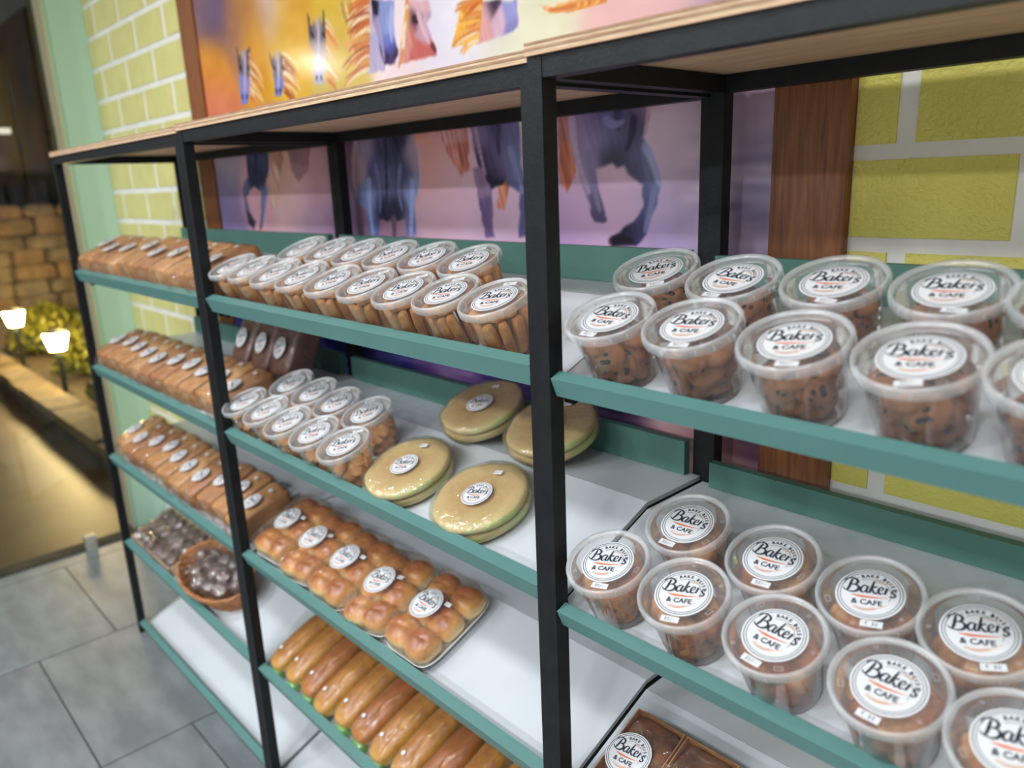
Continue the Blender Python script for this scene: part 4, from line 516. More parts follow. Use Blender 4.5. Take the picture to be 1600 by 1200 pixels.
# ------------------------------------------------------------------ the three racks
_lz = [1.3487, 1.0273, 0.7033, 0.3756, 0.0443]
LIPZ = [_lz, _lz, [_lz[0] - .007] + [z_ - .014 for z_ in _lz[1:]]]
DEEP = [[0.034, 0.032, 0.032, 0.032, 0.032], [0.034, 0.032, 0.032, 0.032, 0.032], [0.025, 0.020, 0.020, 0.020, 0.020]]          # board surface below the lip's top
ct, st = math.cos(TILT), math.sin(TILT)
SEAM_E = 0.236
PW_ = 0.024
DEPTH = 0.405
def en(e, n, i, q): return (Y0[q] + e * ct - n * st, LIPZ[q][i] + e * st + n * ct)      # (y, z) of board coordinates
XB = [-2.87, -1.792, -0.680, 0.42]
Y0 = [0.0, 0.0, -0.012]
ZT = [1.712, 1.716, 1.720]
def rack(x0, x1, q, label):
    y0, ztop = Y0[q], ZT[q]
    u_ = q
    R_ = empty('display_rack', Matrix.Translation(((x0 + x1) / 2, y0, 0)))
    def part(name, mb, m, parent=None):
        mb.v = [(x - (x0 + x1) / 2, y - y0, z) for x, y, z in mb.v]
        return mb.build(name, m, parent or R_)
    yb = y0 + DEPTH
    for xa in (x0, x1 - PW_):
        for ya in (y0, yb - PW_):
            part('post', MB().box(xa + 0.0004, xa + PW_ - 0.0004, ya, ya + PW_, 0, ztop), 'steel')
    for ya in (y0 + 0.001, yb - PW_):
        part('top_beam', MB().box(x0 + PW_, x1 - PW_, ya, ya + PW_, ztop - PW_, ztop), 'steel')
    for xa in (x0 + 0.001, x1 - PW_ - 0.001):
        part('side_beam', MB().box(xa, xa + PW_, y0 + PW_, yb - PW_, ztop - PW_, ztop - 0.0005), 'steel')
    tp = part('top_panel', MB().box(x0 + 0.001, x1 - 0.001, y0 - 0.004, yb + 0.01, ztop + 0.0005, ztop + 0.0025), 'ply')
    for q_ in range(4):
        part('veneer_layer', MB().box(x0 + 0.001, x1 - 0.001, y0 - 0.004 - 0.0006 * (q_ % 2), yb + 0.01, ztop + 0.0026 + 0.003 * q_, ztop + 0.0054 + 0.003 * q_), 'ply_b' if q_ % 2 else 'ply_a', tp)
    for i in range(5):
        d = DEEP[q][i]
        a = en(0.026 - 0.0, -d, i, q); b = en(SEAM_E, -d, i, q)
        th_ = 0.008
        fb = part('shelf_board', MB().prism([a, (a[0] + th_ * st, a[1] - th_ * ct), (b[0] + th_ * st, b[1] - th_ * ct), b], x0 + 0.006, x1 - 0.006), 'white')
        yl = y0 + DEPTH - PW_ - 0.004
        part('rear_ledge', MB().box(x0 + 0.006, x1 - 0.006, b[0] + 0.0018, yl, b[1] - th_, b[1] - 0.0006), 'white', fb)
        LH, LT = (0.027, 0.018) if q == 2 else (0.034, 0.021)
        lp = MB().prism([en(0, 0, i, q), en(0.0, -LH, i, q), en(LT, -LH, i, q), en(LT, 0, i, q)], x0 + PW_ + 0.001, x1 - PW_ - 0.001)
        part('front_lip', lp, 'teal', fb)
        part('rear_lip', MB().box(x0 + PW_ + 0.004, x1 - PW_ - 0.004, yl - 0.016, yl - 0.0005, b[1], b[1] + (0.060 if q < 2 else (0.054 if i == 0 else 0.043))), 'teal_dark', fb)
        for xa in (x0 + 0.008, x1 - 0.026):
            lo = d
            A = en(0.024, -lo - 0.014, i, q); B = en(SEAM_E, -lo - 0.014, i, q)
            hh = 0.018 if i < 4 else 0.004
            part('side_rail', MB().prism([A, (A[0] + hh * st, A[1] - hh * ct), (B[0], B[1] - hh), (yl, B[1] - hh), (yl, B[1] - 0.001), (B[0], B[1] - 0.001)], xa, xa + 0.018), 'steel', fb)
    tag(R_, label, 'shelf', 'black steel display racks with teal lipped shelves')
    return R_
rack(XB[0], XB[1] - 0.0006, 0, 'black steel display rack filled with bread loaves, next to the glass')
rack(XB[1], XB[2] - 0.0006, 1, 'middle black steel display rack holding biscuit tubs, buns and long rolls')
rack(XB[2], XB[3], 2, 'nearest black steel display rack holding large tubs of cookies')

def board_matrix(X, e, i, unit, spin=0.0, up=0.0):
    """frame standing on a tilted shelf board: local z is the board's normal"""
    y, z = en(e, -DEEP[unit][i] + up, i, unit)
    return Matrix.Translation((X, y, z)) @ Matrix.Rotation(TILT, 4, 'X') @ Matrix.Rotation(spin, 4, 'Z')

# ------------------------------------------------------------------ sticker, tags
def text_mesh(body, size, offset=0.0, shear=0.0, spacing=1.0):
    c = bpy.data.curves.new('t', 'FONT'); c.body = body; c.size = size; c.offset = offset; c.shear = shear; c.space_character = spacing
    c.align_x = 'CENTER'; c.resolution_u = 3
    o = bpy.data.objects.new('t', c); col.objects.link(o)
    dg = bpy.context.evaluated_depsgraph_get()
    me = bpy.data.meshes.new_from_object(o.evaluated_get(dg))
    V = [tuple(v.co) for v in me.vertices]; F = [tuple(p.vertices) for p in me.polygons]
    bpy.data.objects.remove(o); bpy.data.curves.remove(c); bpy.data.meshes.remove(me)
    return V, F
def make_sticker():
    mb = MB()
    z = 0.006
    mb.lathe([(0, z), (0.985, z), (1.0, 0.0)], 72, 0)
    zi = 0.011
    mb.ring(0.915, 0.94, zi, mi=1); mb.ring(0.84, 0.86, zi, mi=1)
    mb.ring(0.585, 0.60, zi, 118, -22, 48, mi=1)
    B = lambda pts, ws: mb.ribbon([(x * .93, y * 1.05 + 0.03) for x, y in pts], [w_ * .84 for w_ in ws], zi + 0.001 * (len(mb.f) % 5), 1)
    # B
    B([(-.60, .46), (-.63, .30), (-.67, .12), (-.73, .0)], [.07, .10, .10, .06])
    B([(-.82, .30), (-.80, .42), (-.66, .50), (-.50, .48), (-.42, .39), (-.46, .29), (-.60, .24)], [.03, .05, .06, .08, .10, .08, .03])
    B([(-.60, .25), (-.44, .24), (-.36, .14), (-.42, .02), (-.58, -.03), (-.78, .03), (-.84, .10)], [.03, .07, .11, .10, .06, .05, .03])
    # a
    B([(-.10, .24), (-.20, .26), (-.29, .16), (-.29, .04), (-.22, .0), (-.14, .08), (-.09, .22)], [.05, .06, .09, .09, .06, .04, .05])
    B([(-.08, .25), (-.12, .10), (-.10, .01), (-.03, .03)], [.08, .09, .08, .03])
    # k
    B([(.09, .48), (.05, .30), (.0, .10), (-.02, -.01)], [.05, .09, .09, .07])
    B([(.02, .12), (.10, .23), (.19, .25)], [.03, .06, .08])
    B([(.05, .15), (.11, .03), (.18, .0), (.23, .05)], [.05, .09, .07, .03])
    # e
    B([(.24, .10), (.34, .14), (.38, .21), (.33, .26), (.26, .20), (.24, .08), (.30, .0), (.40, .05)], [.03, .04, .06, .05, .07, .09, .07, .03])
    # r
    B([(.49, .25), (.47, .12), (.44, .0)], [.07, .09, .07])
    B([(.455, .10), (.485, .17), (.535, .205)], [.05, .06, .075])
    # s
    B([(.78, .15), (.72, .18), (.65, .14), (.69, .07), (.76, .0), (.70, -.08), (.60, -.05)], [.08, .05, .07, .08, .08, .06, .08])
    # swoosh
    mb.ribbon([(-.52, -.10), (-.25, -.14), (.1, -.14), (.55, -.10)], [.02, .085, .06, .005], zi, 2)
    V, F = text_mesh('& CAFE', 0.27, 0.008)
    mb.add([(x - 0.06, y - 0.44, zi) for x, y, _ in V], F, 1)
    word = 'BAKE BLISS'
    a = 117.0
    for ch in word:
        wd = {'I': 6.5, ' ': 7.5}.get(ch, 11.0)
        if ch != ' ':
            V, F = text_mesh(ch, 0.165, 0.008)
            th_ = math.radians(a - wd / 2); R_ = 0.665
            c, s = math.cos(th_ - math.pi / 2), math.sin(th_ - math.pi / 2)
            mb.add([(x * c - (y + R_) * s, x * s + (y + R_) * c, zi + 0.001) for x, y, _ in V], F, 1)
        a -= wd
    for da in (124, 132, 12, 4):
        th_ = math.radians(da); mb.add([(0.72 * math.cos(th_) + 0.018 * math.cos(q), 0.72 * math.sin(th_) + 0.018 * math.sin(q), zi) for q in [i * math.pi / 3 for i in range(6)]], [(0, 1, 2, 3, 4, 5)], 1)
    # loaf drawn in outline, steam above
    L = [(.22 + .20 * math.cos(t), .50 + .10 * math.sin(t)) for t in [i * math.pi / 9 for i in range(10)]]
    mb.ribbon([(x + 0.12, y) for x, y in L], [.015] * 10, zi, 1, 2)
    mb.ribbon([(.12, .49), (.34, .46), (.56, .49)], [.02, .045, .02], zi, 3, 4)
    for q in (.24, .34, .44): mb.ribbon([(q - .02, .51), (q + .02, .56)], [.012, .012], zi + .001, 1, 2)
    mb.ribbon([(.33, .64), (.35, .68), (.33, .71)], [.012, .012, .01], zi, 1, 2)
    # wheat ear
    mb.ribbon([(-.42, -.58), (-.15, -.64), (.15, -.60), (.52, -.38)], [.012, .016, .02, .012], zi, 2)
    for i in range(8):
        q = -.40 + i * .075; y = -.585 - .06 * math.sin(i / 7 * math.pi)
        mb.ribbon([(q, y), (q + .05, y + .05), (q + .085, y + .06)], [.01, .035, .005], zi + .001, 3, 2)
        mb.ribbon([(q, y), (q + .06, y - .03), (q + .095, y - .025)], [.01, .035, .005], zi + .001, 3, 2)
    return mb
_st = make_sticker()
def sticker_mesh(name, R_, lift=1.0):
    m2 = MB(); m2.v = [(x * R_, y * R_, zz * 0.036 * lift) for x, y, zz in _st.v]; m2.f = list(_st.f); m2.m = list(_st.m)
    return m2.mesh(name, ['label', 'ink', 'orange', 'tan'])
STICK = sticker_mesh('sticker', 0.0352)
STICK_BIG = sticker_mesh('sticker', 0.036)
STICK_SMALL = sticker_mesh('sticker', 0.028)

DIG = {'9': [[(.8, .6), (.5, .45), (.25, .7), (.5, 1), (.8, .8), (.7, .3), (.45, 0)]], '0': [[(.5, 1), (.2, .6), (.35, .1), (.65, .1), (.8, .6), (.5, 1)]],
       '8': [[(.7, .9), (.4, 1), (.3, .7), (.7, .35), (.5, 0), (.25, .25), (.75, .7), (.7, .9)]], '/': [[(.2, -.1), (.8, 1.1)]], '-': [[(.1, .45), (.9, .5)]],
       'R': [[(.2, .95), (.9, 1)], [(.2, .7), (.9, .75)], [(.4, .95), (.7, .8), (.3, .5), (.7, 0)]], ' ': []}
def price_mesh(txt, w=0.022, h=0.0085):
    mb = MB().box(-w / 2, w / 2, -h / 2, h / 2, 0, 0.0003)
    s = h * 0.52; n = len(txt)
    for i, ch in enumerate(txt):
        for stx in DIG[ch]:
            mb.ribbon([((i - n / 2) * s * 0.78 + p[0] * s * 0.7, -s / 2 + p[1] * s) for p in stx], [0.0005] * len(stx), 0.00045, 1, 3)
    return mb.mesh('price_tag', ['label', 'pen'])
TAGM = {t: price_mesh(t) for t in ('90/-', '80/-', 'R 80')}
TAG_S = price_mesh('90/-', 0.016, 0.009)

# ------------------------------------------------------------------ tubs
TH = .090                                          # height of a closed tub
def tub_meshes():
    tub = MB().lathe([(0, .0012), (.036, .0012), (.0385, .0004), (.0405, .0025), (.0485, .0750), (.0498, .0765), (.0498, .0840)], 48).mesh('tub', 'tub', True)
    mb = MB(); z0 = TH - .066; S_ = .0565 / .058
    mb.lathe([(r * S_, z + z0) for r, z in [(.0562, .0530), (.0578, .0545), (.0580, .0625), (.0565, .0655), (.0545, .0658), (.0525, .0640), (.0515, .0622)]], 56, 1)
    mb.lathe([(r * S_, z + z0) for r, z in [(.0515, .0622), (.0505, .0618), (0, .0618)]], 56, 0)
    for i in range(18):
        a = 2 * math.pi * i / 18 + 0.1
        c, s = math.cos(a), math.sin(a)
        q = [(.0562, -.0006, .0545), (.0562, .0006, .0545), (.0568, .0006, .0550), (.0568, -.0006, .0550), (.0562, -.0006, .0620), (.0562, .0006, .0620), (.0568, .0006, .0615), (.0568, -.0006, .0615)]
        mb.add([(x * c - y * s, x * s + y * c, z + z0) for x, y, z in q], [(0, 3, 2, 1), (4, 5, 6, 7), (0, 1, 5, 4), (1, 2, 6, 5), (2, 3, 7, 6), (3, 0, 4, 7)], 1)
    # small moulded marks on the lid
    for (aa, rr, ww, hh) in ((20, .0435, .0075, .0042), (75, .0445, .003, .003), (140, .0440, .003, .003), (215, .0435, .0075, .0042), (300, .0445, .003, .003)):
        a = math.radians(aa); c, s = math.cos(a), math.sin(a)
        for (x0, x1, y0, y1) in ((-ww, ww, hh - .0012, hh), (-ww, ww, -hh, -hh + .0012), (-ww, -ww + .0012, -hh, hh), (ww - .0012, ww, -hh, hh)):
            pts = [(x0 * .6, y0 * .6, .0620), (x1 * .6, y0 * .6, .0620), (x1 * .6, y1 * .6, .0620), (x0 * .6, y1 * .6, .0620)]
            mb.add([(rr * c - x * s - y * c, rr * s + x * c - y * s, z + z0) for x, y, z in pts], [(0, 1, 2, 3)], 1)
    lid = mb.mesh('lid', ['lid', 'rim'], True)
    return tub, lid
TUBM, LIDM = tub_meshes()

def bis_mesh(kind):
    if kind == 'finger':
        return MB().blob(.0300, .0078, .0075, .35, .45, 16, 10, fn=lambda x, y, z: (x, y * (1 + .06 * nz(x, y, z, 3)), z * (1 + .08 * nz(x, y, z, 2.5, 4)))).mesh('biscuit', 'finger', True)
    if kind == 'round':
        return MB().blob(.0150, .0150, .0052, .5, 1.0, 18, 8, fn=lambda x, y, z: (x * (1 + .05 * nz(x, y, z, 2)), y, z * (1 + .1 * nz(x, y, 0, 3)))).mesh('biscuit', 'round', True)
    if kind == 'choc':
        return MB().blob(.0215, .0208, .0068, .62, 1.0, 22, 10, fn=lambda x, y, z: (x * (1 + .07 * nz(x, y, 0, 1.7)), y * (1 + .06 * nz(x, y, 0, 2, 3)), z * (1 + .22 * nz(x, y, z, 3)))).mesh('cookie', 'choc', True)
    if kind == 'chips':
        mb = MB(); rnd = random.Random(4)
        for i in range(6):
            a = rnd.uniform(0, 6.28); r = .013 * math.sqrt(rnd.random()); s = 1 if i < 5 else -1
            mb.blob(rnd.uniform(.0026, .0044), rnd.uniform(.0024, .0036), .0022, .8, .8, 8, 5, loc=(r * math.cos(a), r * math.sin(a), s * (.0064 - r * r * 7)))
        return mb.mesh('chocolate_chips', 'chip', True)
    rid = lambda x, y, z: (x * (1 + .04 * math.sin(z * 9)), y * (1 + .09 * math.sin(x * 11) + .08 * nz(x, y, z, 2)), z * (1 + .10 * math.sin(x * 9 + y * 3) + .12 * nz(x, y, z, 2.4)))
    return MB().blob(.0230, .0165, .0125, .62, .7, 24, 12, fn=rid).mesh('biscuit', kind, True)
BIS = {k_: bis_mesh(k_) for k_ in ('finger', 'round', 'choc', 'chips', 'puff', 'puff2')}

def tub_r(z): return .0405 + (.0485 - .0405) * min(1, max(0, z / .075))
def pack(n, r, rnd, top=.077):
    """drop n balls of radius r into the tub, lowest free place first"""
    P = []
    for _ in range(n):
        best = None
        for q in range(90):
            a = rnd.uniform(0, 6.283); rr = (tub_r(.03) - r * .9) * (1 if q % 3 else math.sqrt(rnd.random()))
            x, y = rr * math.cos(a), rr * math.sin(a); z = r + .002
            for _i in range(90):
                if all((x - p[0]) ** 2 + (y - p[1]) ** 2 + (z - p[2]) ** 2 >= (1.72 * r) ** 2 for p in P): break
                z += .001
            if z + r * .8 < top and (best is None or z < best[2]): best = (x, y, z)
        if best: P.append(best)
    return P
def layouts(kind):
    out = []
    for sd in range(3):
        rnd = random.Random(11 * sd + len(kind)); L = []
        if kind == 'finger':
            n = 11
            for i in range(n):
                a = 2 * math.pi * i / n + rnd.uniform(-.08, .08); lean = rnd.uniform(-.14, .14); rr = .0332 + rnd.uniform(-.001, .0008)
                rot = Matrix.Rotation(a, 3, 'Z') @ Matrix.Rotation(lean, 3, 'X') @ Matrix.Rotation(math.radians(-90 + 8), 3, 'Y')
                L.append(((rr * math.cos(a), rr * math.sin(a), .0335), rot))
            for i in range(2):
                a = i * 3.1 + sd; L.append(((.014 * math.cos(a), .014 * math.sin(a), .0335), Matrix.Rotation(math.radians(90), 3, 'Y')))
            for i in range(5):
                a = rnd.uniform(0, 6.28) * .2 + i * 1.26; rr = .024
                L.append(((rr * math.cos(a), rr * math.sin(a), .0715 - .0015 * (i % 2)), Matrix.Rotation(a + 1.57 + rnd.uniform(-.25, .25), 3, 'Z')))
        else:
            n, r = {'round': (30, .0118), 'choc': (22, .0145), 'puff': (16, .0152)}[kind]
            for p in pack(n, r, rnd):
                a = math.atan2(p[1], p[0]); d0 = math.hypot(p[0], p[1]); z = p[2]
                if kind == 'puff':
                    rot = Euler((rnd.uniform(-.5, .5), rnd.uniform(-.6, .6), a + 1.57 + rnd.uniform(-.5, .5))).to_matrix(); ext, ve = .0195, .016
                else:
                    RR, HH = (.0150, .0052) if kind == 'round' else (.0218, .0070)
                    ti = rnd.choice([1.4, 1.2, 1.0, .5]) if z < .052 else rnd.choice([.15, .3, .6])
                    rot = Matrix.Rotation(a + rnd.uniform(-.2, .2), 3, 'Z') @ Matrix.Rotation(ti, 3, 'Y') @ Matrix.Rotation(rnd.uniform(0, 6.28), 3, 'Z')
                    ext = RR * math.cos(ti) + HH * math.sin(ti); ve = RR * math.sin(ti) + HH * math.cos(ti)
                    if ti > .9: ext += RR * RR / (2 * .046) * .9
                z = min(max(z, ve + .002), .0835 - ve)
                d1 = max(0.0, min(d0, tub_r(z - ve * .7) - ext - .0006))
                p = (d1 * math.cos(a), d1 * math.sin(a), z)
                L.append((p, rot))
        out.append(L)
    return out
LAY = {k_: layouts(k_) for k_ in ('finger', 'round', 'choc', 'puff')}

CONTENT = {'B1': ('finger', 'golden finger biscuits'), 'B2': ('round', 'small round biscuits'), 'C1': ('choc', 'chocolate chip cookies'), 'C2': ('puff', 'baked puff biscuits')}
SHELFN = {'B1': 'top shelf of the middle rack', 'B2': 'second shelf of the middle rack', 'C1': 'top shelf of the nearest rack', 'C2': 'second shelf of the nearest rack'}
SING = {'finger': ('finger_biscuit', 'golden finger-shaped biscuit', 'biscuit'), 'round': ('round_biscuit', 'small round biscuit', 'biscuit'), 'choc': ('chocolate_chip_cookie', 'chocolate chip cookie', 'cookie'), 'puff': ('puff_biscuit', 'chunky baked puff biscuit', 'biscuit')}
rnd = random.Random(3)
ti_ = 0
for key, row in JARS.items():
    shelf, fb = key[:2], key[2]
    unit = 1 if key[0] == 'B' else 2; si = int(key[1]) - 1
    kind, words = CONTENT[shelf]
    for j, (X, e, spin) in enumerate(row):
        # lid centre is given; the base lies straight below it along the board's normal
        mw = board_matrix(X, e, si, unit, spin, 0.0004)
        root = empty('biscuit_tub', mw)
        link('tub', TUBM, root)
        link('lid', LIDM, root, rot=(0, 0, rnd.uniform(0, 6.28)))
        link('sticker', STICK, root, loc=(0, 0, TH - .0041))
        ang = math.radians((72 if unit == 1 else -88) + rnd.uniform(-14, 14)); rd = .0415
        tx = '90/-' if key in ('C1f', 'C1b', 'B1f', 'B1b') else '80/-'
        if (key, j) in (('C2f', 3), ('C2b', 2), ('C2b', 3), ('C2f', 4)): tx = 'R 80'
        link('price_tag', TAGM[tx], root, loc=(rd * math.cos(ang), rd * math.sin(ang), TH - .0037), rot=(0, 0, rnd.uniform(-.15, .15)))
        row_ = 'front' if fb == 'f' else 'back'
        tag(root, 'clear lidded tub of %s, %s from the left in the %s row' % (words, ORD[j], row_), 'tub', 'tubs of ' + words)
        where = '%s %s-row tub of %s' % (ORD[j], row_, words)
        nm, sg, ct_ = SING[kind]
        L = LAY[kind][ti_ % 3]; sp = Matrix.Rotation(rnd.uniform(0, 6.28), 4, 'Z'); ti_ += 1
        for (p, rot) in L:
            mk = kind if kind != 'puff' else ('puff' if rnd.random() < .5 else 'puff2')
            c = bpy.data.objects.new(nm, BIS[mk]); col.objects.link(c)
            c.matrix_world = mw @ sp @ Matrix.Translation(p) @ rot.to_4x4()
            tag(c, '%s inside the %s' % (sg, where), ct_, 'contents of the ' + where)
            if kind == 'choc': link('chocolate_chips', BIS['chips'], c)

# ------------------------------------------------------------------ loaves in bags
def loaf_fn(seed, dome=.10):
    def fn(x, y, z):
        if z > 0: z = z * (1 + dome * (1 - x * x) + .03 * nz(x, y, z, 2, seed))
        return x * (1 + .04 * nz(x, y, z, 1.5, seed)), y * (1 + .02 * nz(x, y, z, 2, seed + 3)), z
    return fn
def bag_mesh(a, b, c, seed, tail=True, m='film'):
    def fn(x, y, z):
        w_ = 1 + .05 * nz(x * 2, y * 3, z * 2, 2.0, seed) + .03 * nz(x, y, z, 6, seed)
        if tail and y < -.75:
            t = (-.75 - y) / .25
            x *= 1 - .55 * t; z = z * (1 - .5 * t) + .05 * t; y -= .16 * t
        return x * w_, y, z * w_
    return MB().blob(a, b, c, .38, .38, 28, 16, fn=fn).mesh('bag', m, True)
def make_loaf(name, crust, seed, a=.046, b=.082, c=.033):
    root = empty(name, Matrix())
    MB().blob(a, b, c, .20, .20, 32, 18, fn=loaf_fn(seed, .05), loc=(0, 0, c + .002)).build('loaf', crust, root, True)
    o = link('bag', bag_mesh(a * 1.05, b * 1.10, c * 1.10, seed), root); o.location = (0, 0, c * 1.14)
    link('sticker', STICK_SMALL, root, loc=(.004 * math.sin(seed * 3), -.006 + .014 * math.sin(seed * 5), c * 2.3 + .0030), rot=(0, 0, .5 * math.sin(seed * 7)))
    link('price_tag', TAG_S, root, loc=(.012, .048, c * 2.3 + .0030))
    return root
protos = [make_loaf('wrapped_loaf', ['crust', 'crust2', 'crust3', 'crust', 'crust2'][i], 3.1 * i) for i in range(5)]
wide = [make_loaf('wrapped_loaf', ['crust', 'crust2', 'crust3'][i], 9 + 2.1 * i, a=.057, b=.084, c=.034) for i in range(3)]
used = set()
def place(p, mw, label, group, cat='bread'):
    if p.name not in used: used.add(p.name); o = p; o.matrix_world = mw
    else: o = copy_tree(p, mw)
    tag(o, label, cat, group); return o
rnd = random.Random(8)
for i in range(8):
    place(wide[i % 3], board_matrix(-2.795 + .131 * i, .118 + rnd.uniform(-.006, .006), 0, 0, rnd.uniform(-.07, .07), .001),
          'bagged brown bread loaf on the top shelf beside the glass, %s from the left' % ORD[i], 'loaves on the top shelf')
for si, nn, sn in ((1, 10, 'second'), (2, 10, 'third')):
    for i in range(nn):
        place(protos[(i * 2 + si) % 5], board_matrix(-2.812 + .1045 * i, .122 + rnd.uniform(-.008, .008), si, 0, rnd.uniform(-.09, .09), .001),
              'bagged brown bread loaf on the %s shelf beside the glass, %s from the left' % (sn, ORD[i]), 'loaves on the %s shelf' % sn)
# three dark loaves standing at the back of the second shelf
dark = make_loaf('wrapped_loaf', 'crustdark', 21.0, a=.050, b=.088, c=.036)
yl, zl = en(SEAM_E, -DEEP[0][1], 1, 0)
for i, X in enumerate((-2.02, -1.905, -1.80)):
    mw = Matrix.Translation((X, yl + .035, zl + .092)) @ Matrix.Rotation(math.radians(64), 4, 'X') @ Matrix.Rotation(.05 * (i - 1), 4, 'Z')
    place(dark, mw, 'dark brown bagged loaf leaning upright behind the loaves, %s of three' % ORD[i], 'dark loaves standing at the back')

# ------------------------------------------------------------------ flat round breads
def make_flat(seed):
    root = empty('flat_bread_pack', Matrix())
    for q in range(2):
        sx, dz = .0030 * (q - .5), .0115 + .019 * q
        fn = lambda x, y, z: (x * (1 + .045 * nz(x, y, 0, 2.2, seed + q)), y * (1 + .045 * nz(x, y, 0, 2.2, seed + 5 + q)), z * (1 + .10 * nz(x, y, z, 2.2, seed)) + .16 * nz(x, y, 0, 1.7, seed + q))
        MB().blob(.087 - .001 * q, .087 - .001 * q, .0095, .42, 1.0, 56, 14, fn=fn, loc=(sx, 0, dz)).build('bread_disc', 'flat', root, True)
    fn2 = lambda x, y, z: (x * (1 + .02 * nz(x, y, z, 4, seed)), y * (1 + .02 * nz(x, y, z, 4, seed + 2)), z * (1 + .04 * nz(x, y, 0, 5, seed)))
    MB().blob(.0925, .0925, .0225, .45, 1.0, 48, 12, fn=fn2, loc=(0, 0, .0232)).build('film_wrap', 'filmwrap', root, True)
    link('sticker', STICK_SMALL, root, loc=(.004, -.008, .0468)); link('price_tag', TAG_S, root, loc=(.02, .048, .0452))
    return root
flats = [make_flat(1.3), make_flat(6.2)]
fl = [(-1.147, .103, .42, 'round flat bread pack at the front, beside the small biscuit tubs'), (-.937, .103, .36, 'round flat bread pack at the front, nearest the camera'),
      (-1.137, .303, .45, 'round flat bread pack at the back, resting against the rear lip'), (-.945, .303, .30, 'round flat bread pack at the back, half hidden by the front post')]
for i, (X, e, sp, lb) in enumerate(fl):
    place(flats[i % 2], board_matrix(X, e, 1, 1, sp, .0006 if e < .2 else .006), lb, 'round flat bread packs')

# ------------------------------------------------------------------ packs of soft buns
def make_buns(seed):
    root = empty('bun_pack', Matrix()); rn = random.Random(seed)
    tr = MB()
    def ringpts(a, b, z, n=32): return [(math.copysign(abs(math.cos(2 * math.pi * i / n)) ** .35, math.cos(2 * math.pi * i / n)) * a, math.copysign(abs(math.sin(2 * math.pi * i / n)) ** .35, math.sin(2 * math.pi * i / n)) * b, z) for i in range(n)]
    rows = [ringpts(.060, .084, .001), ringpts(.071, .096, .018), ringpts(.073, .098, .018), ringpts(.0625, .0865, .0035)]
    vs_ = [p for r in rows for p in r]; n = 32
    fs = [(r * n + i, r * n + (i + 1) % n, (r + 1) * n + (i + 1) % n, (r + 1) * n + i) for r in range(3) for i in range(n)] + [tuple(range(n))[::-1], tuple(range(3 * n, 4 * n))]
    tr.add(vs_, fs); tr.build('foam_tray', 'foam', root)
    for j in range(3):
        for i in range(2):
            fn = lambda x, y, z: (x * (1 + .06 * nz(x, y, z, 1.5, seed + i + 3 * j)), y * (1 + .05 * nz(x, y, z, 1.5, seed + 7 + i)), z * (1 + .10 * (1 - x * x - y * y) if z > 0 else z * 0 + .9))
            fn = (lambda sd: (lambda x, y, z: (x * (1 + .06 * nz(x, y, z, 1.5, sd)), y * (1 + .06 * nz(x, y, z, 1.5, sd + 4)), z * (1.0 + .12 * nz(x, y, 0, 1.8, sd) - .10 * math.exp(-((y - .25 * x + .3 * nz(sd, 1, 0)) / .12) ** 2) if z > 0 else .8))))(seed + i * 2.3 + j * 5.1)
            MB().blob(.0365, .0335, .0285, .85, .8, 24, 14, fn=fn, loc=(-.0330 + .066 * i + rn.uniform(-.002, .002), -.060 + .060 * j + rn.uniform(-.002, .002), .0300 + rn.uniform(-.003, .003))).build('bun', 'bun', root, True)
    fn3 = lambda x, y, z: (x * (1 + .02 * nz(x, y, z, 4, seed)), y * (1 + .02 * nz(x, y, z, 4, seed)), z * (1 + .06 * nz(x, y, 0, 5, seed)))
    MB().blob(.0735, .0985, .0250, .42, .4, 36, 14, fn=fn3, loc=(0, 0, .0410)).build('film_wrap', 'film', root, True)
    link('sticker', STICK_BIG, root, loc=(-.010, .000, .0665)); link('price_tag', TAG_S, root, loc=(.036, .020, .0655))
    return root
buns = [make_buns(2.2), make_buns(8.7)]
for i, (X, e, sp) in enumerate(((-1.700, .128, .25), (-1.560, .122, .3), (-1.415, .120, .22), (-1.272, .118, .38), (-1.118, .125, .20))):
    place(buns[i % 2], board_matrix(X, e, 2, 1, sp - .2, .001), 'film-wrapped tray of glazed buns, %s from the left on its shelf' % ORD[i], 'bun packs on the third shelf', 'buns')

# ------------------------------------------------------------------ long rolls
def make_roll(seed):
    root = empty('long_roll', Matrix())
    def fn(x, y, z):
        if z > 0:
            z = z * (1 - .42 * math.exp(-((x - .30 - .10 * nz(y, 0, 0, 2, seed)) / .09) ** 2)) * (1 + .06 * nz(x, y, z, 2, seed))
        return x * (1 + .07 * nz(y, z, 0, 1.6, seed)), y, z * (1.0 if z > 0 else .75)
    MB().blob(.0355, .097, .0300, .62, .55, 26, 22, fn=fn, loc=(0, 0, .0250)).build('roll', 'roll2' if seed > 9 else 'roll', root, True)
    fn2 = lambda x, y, z: (x * (1 + .03 * nz(x, y, z, 5, seed)), y, z * (1 + .04 * nz(x, y, z, 5, seed)))
    MB().blob(.0372, .099, .0320, .62, .55, 24, 18, fn=fn2, loc=(0, 0, .0262)).build('film_wrap', 'filmtight', root, True)
    fn4 = lambda x, y, z: (x * (1 + .2 * nz(x, y, z, 4, seed)), y, z * (1 + .25 * nz(x, y, z, 4, seed)))
    MB().blob(.0200, .011, .0130, .6, .6, 16, 10, fn=fn4, loc=(.006, -.097, .0150)).build('green_wrapper_end', 'greenfilm', root, True)
    link('price_tag', price_mesh('', .010, .008), root, loc=(-.010, -.052, .0570), rot=(0.15, -.15, .5))
    return root
rolls = [make_roll(1.1), make_roll(5.4), make_roll(9.9)]
rnd = random.Random(5)
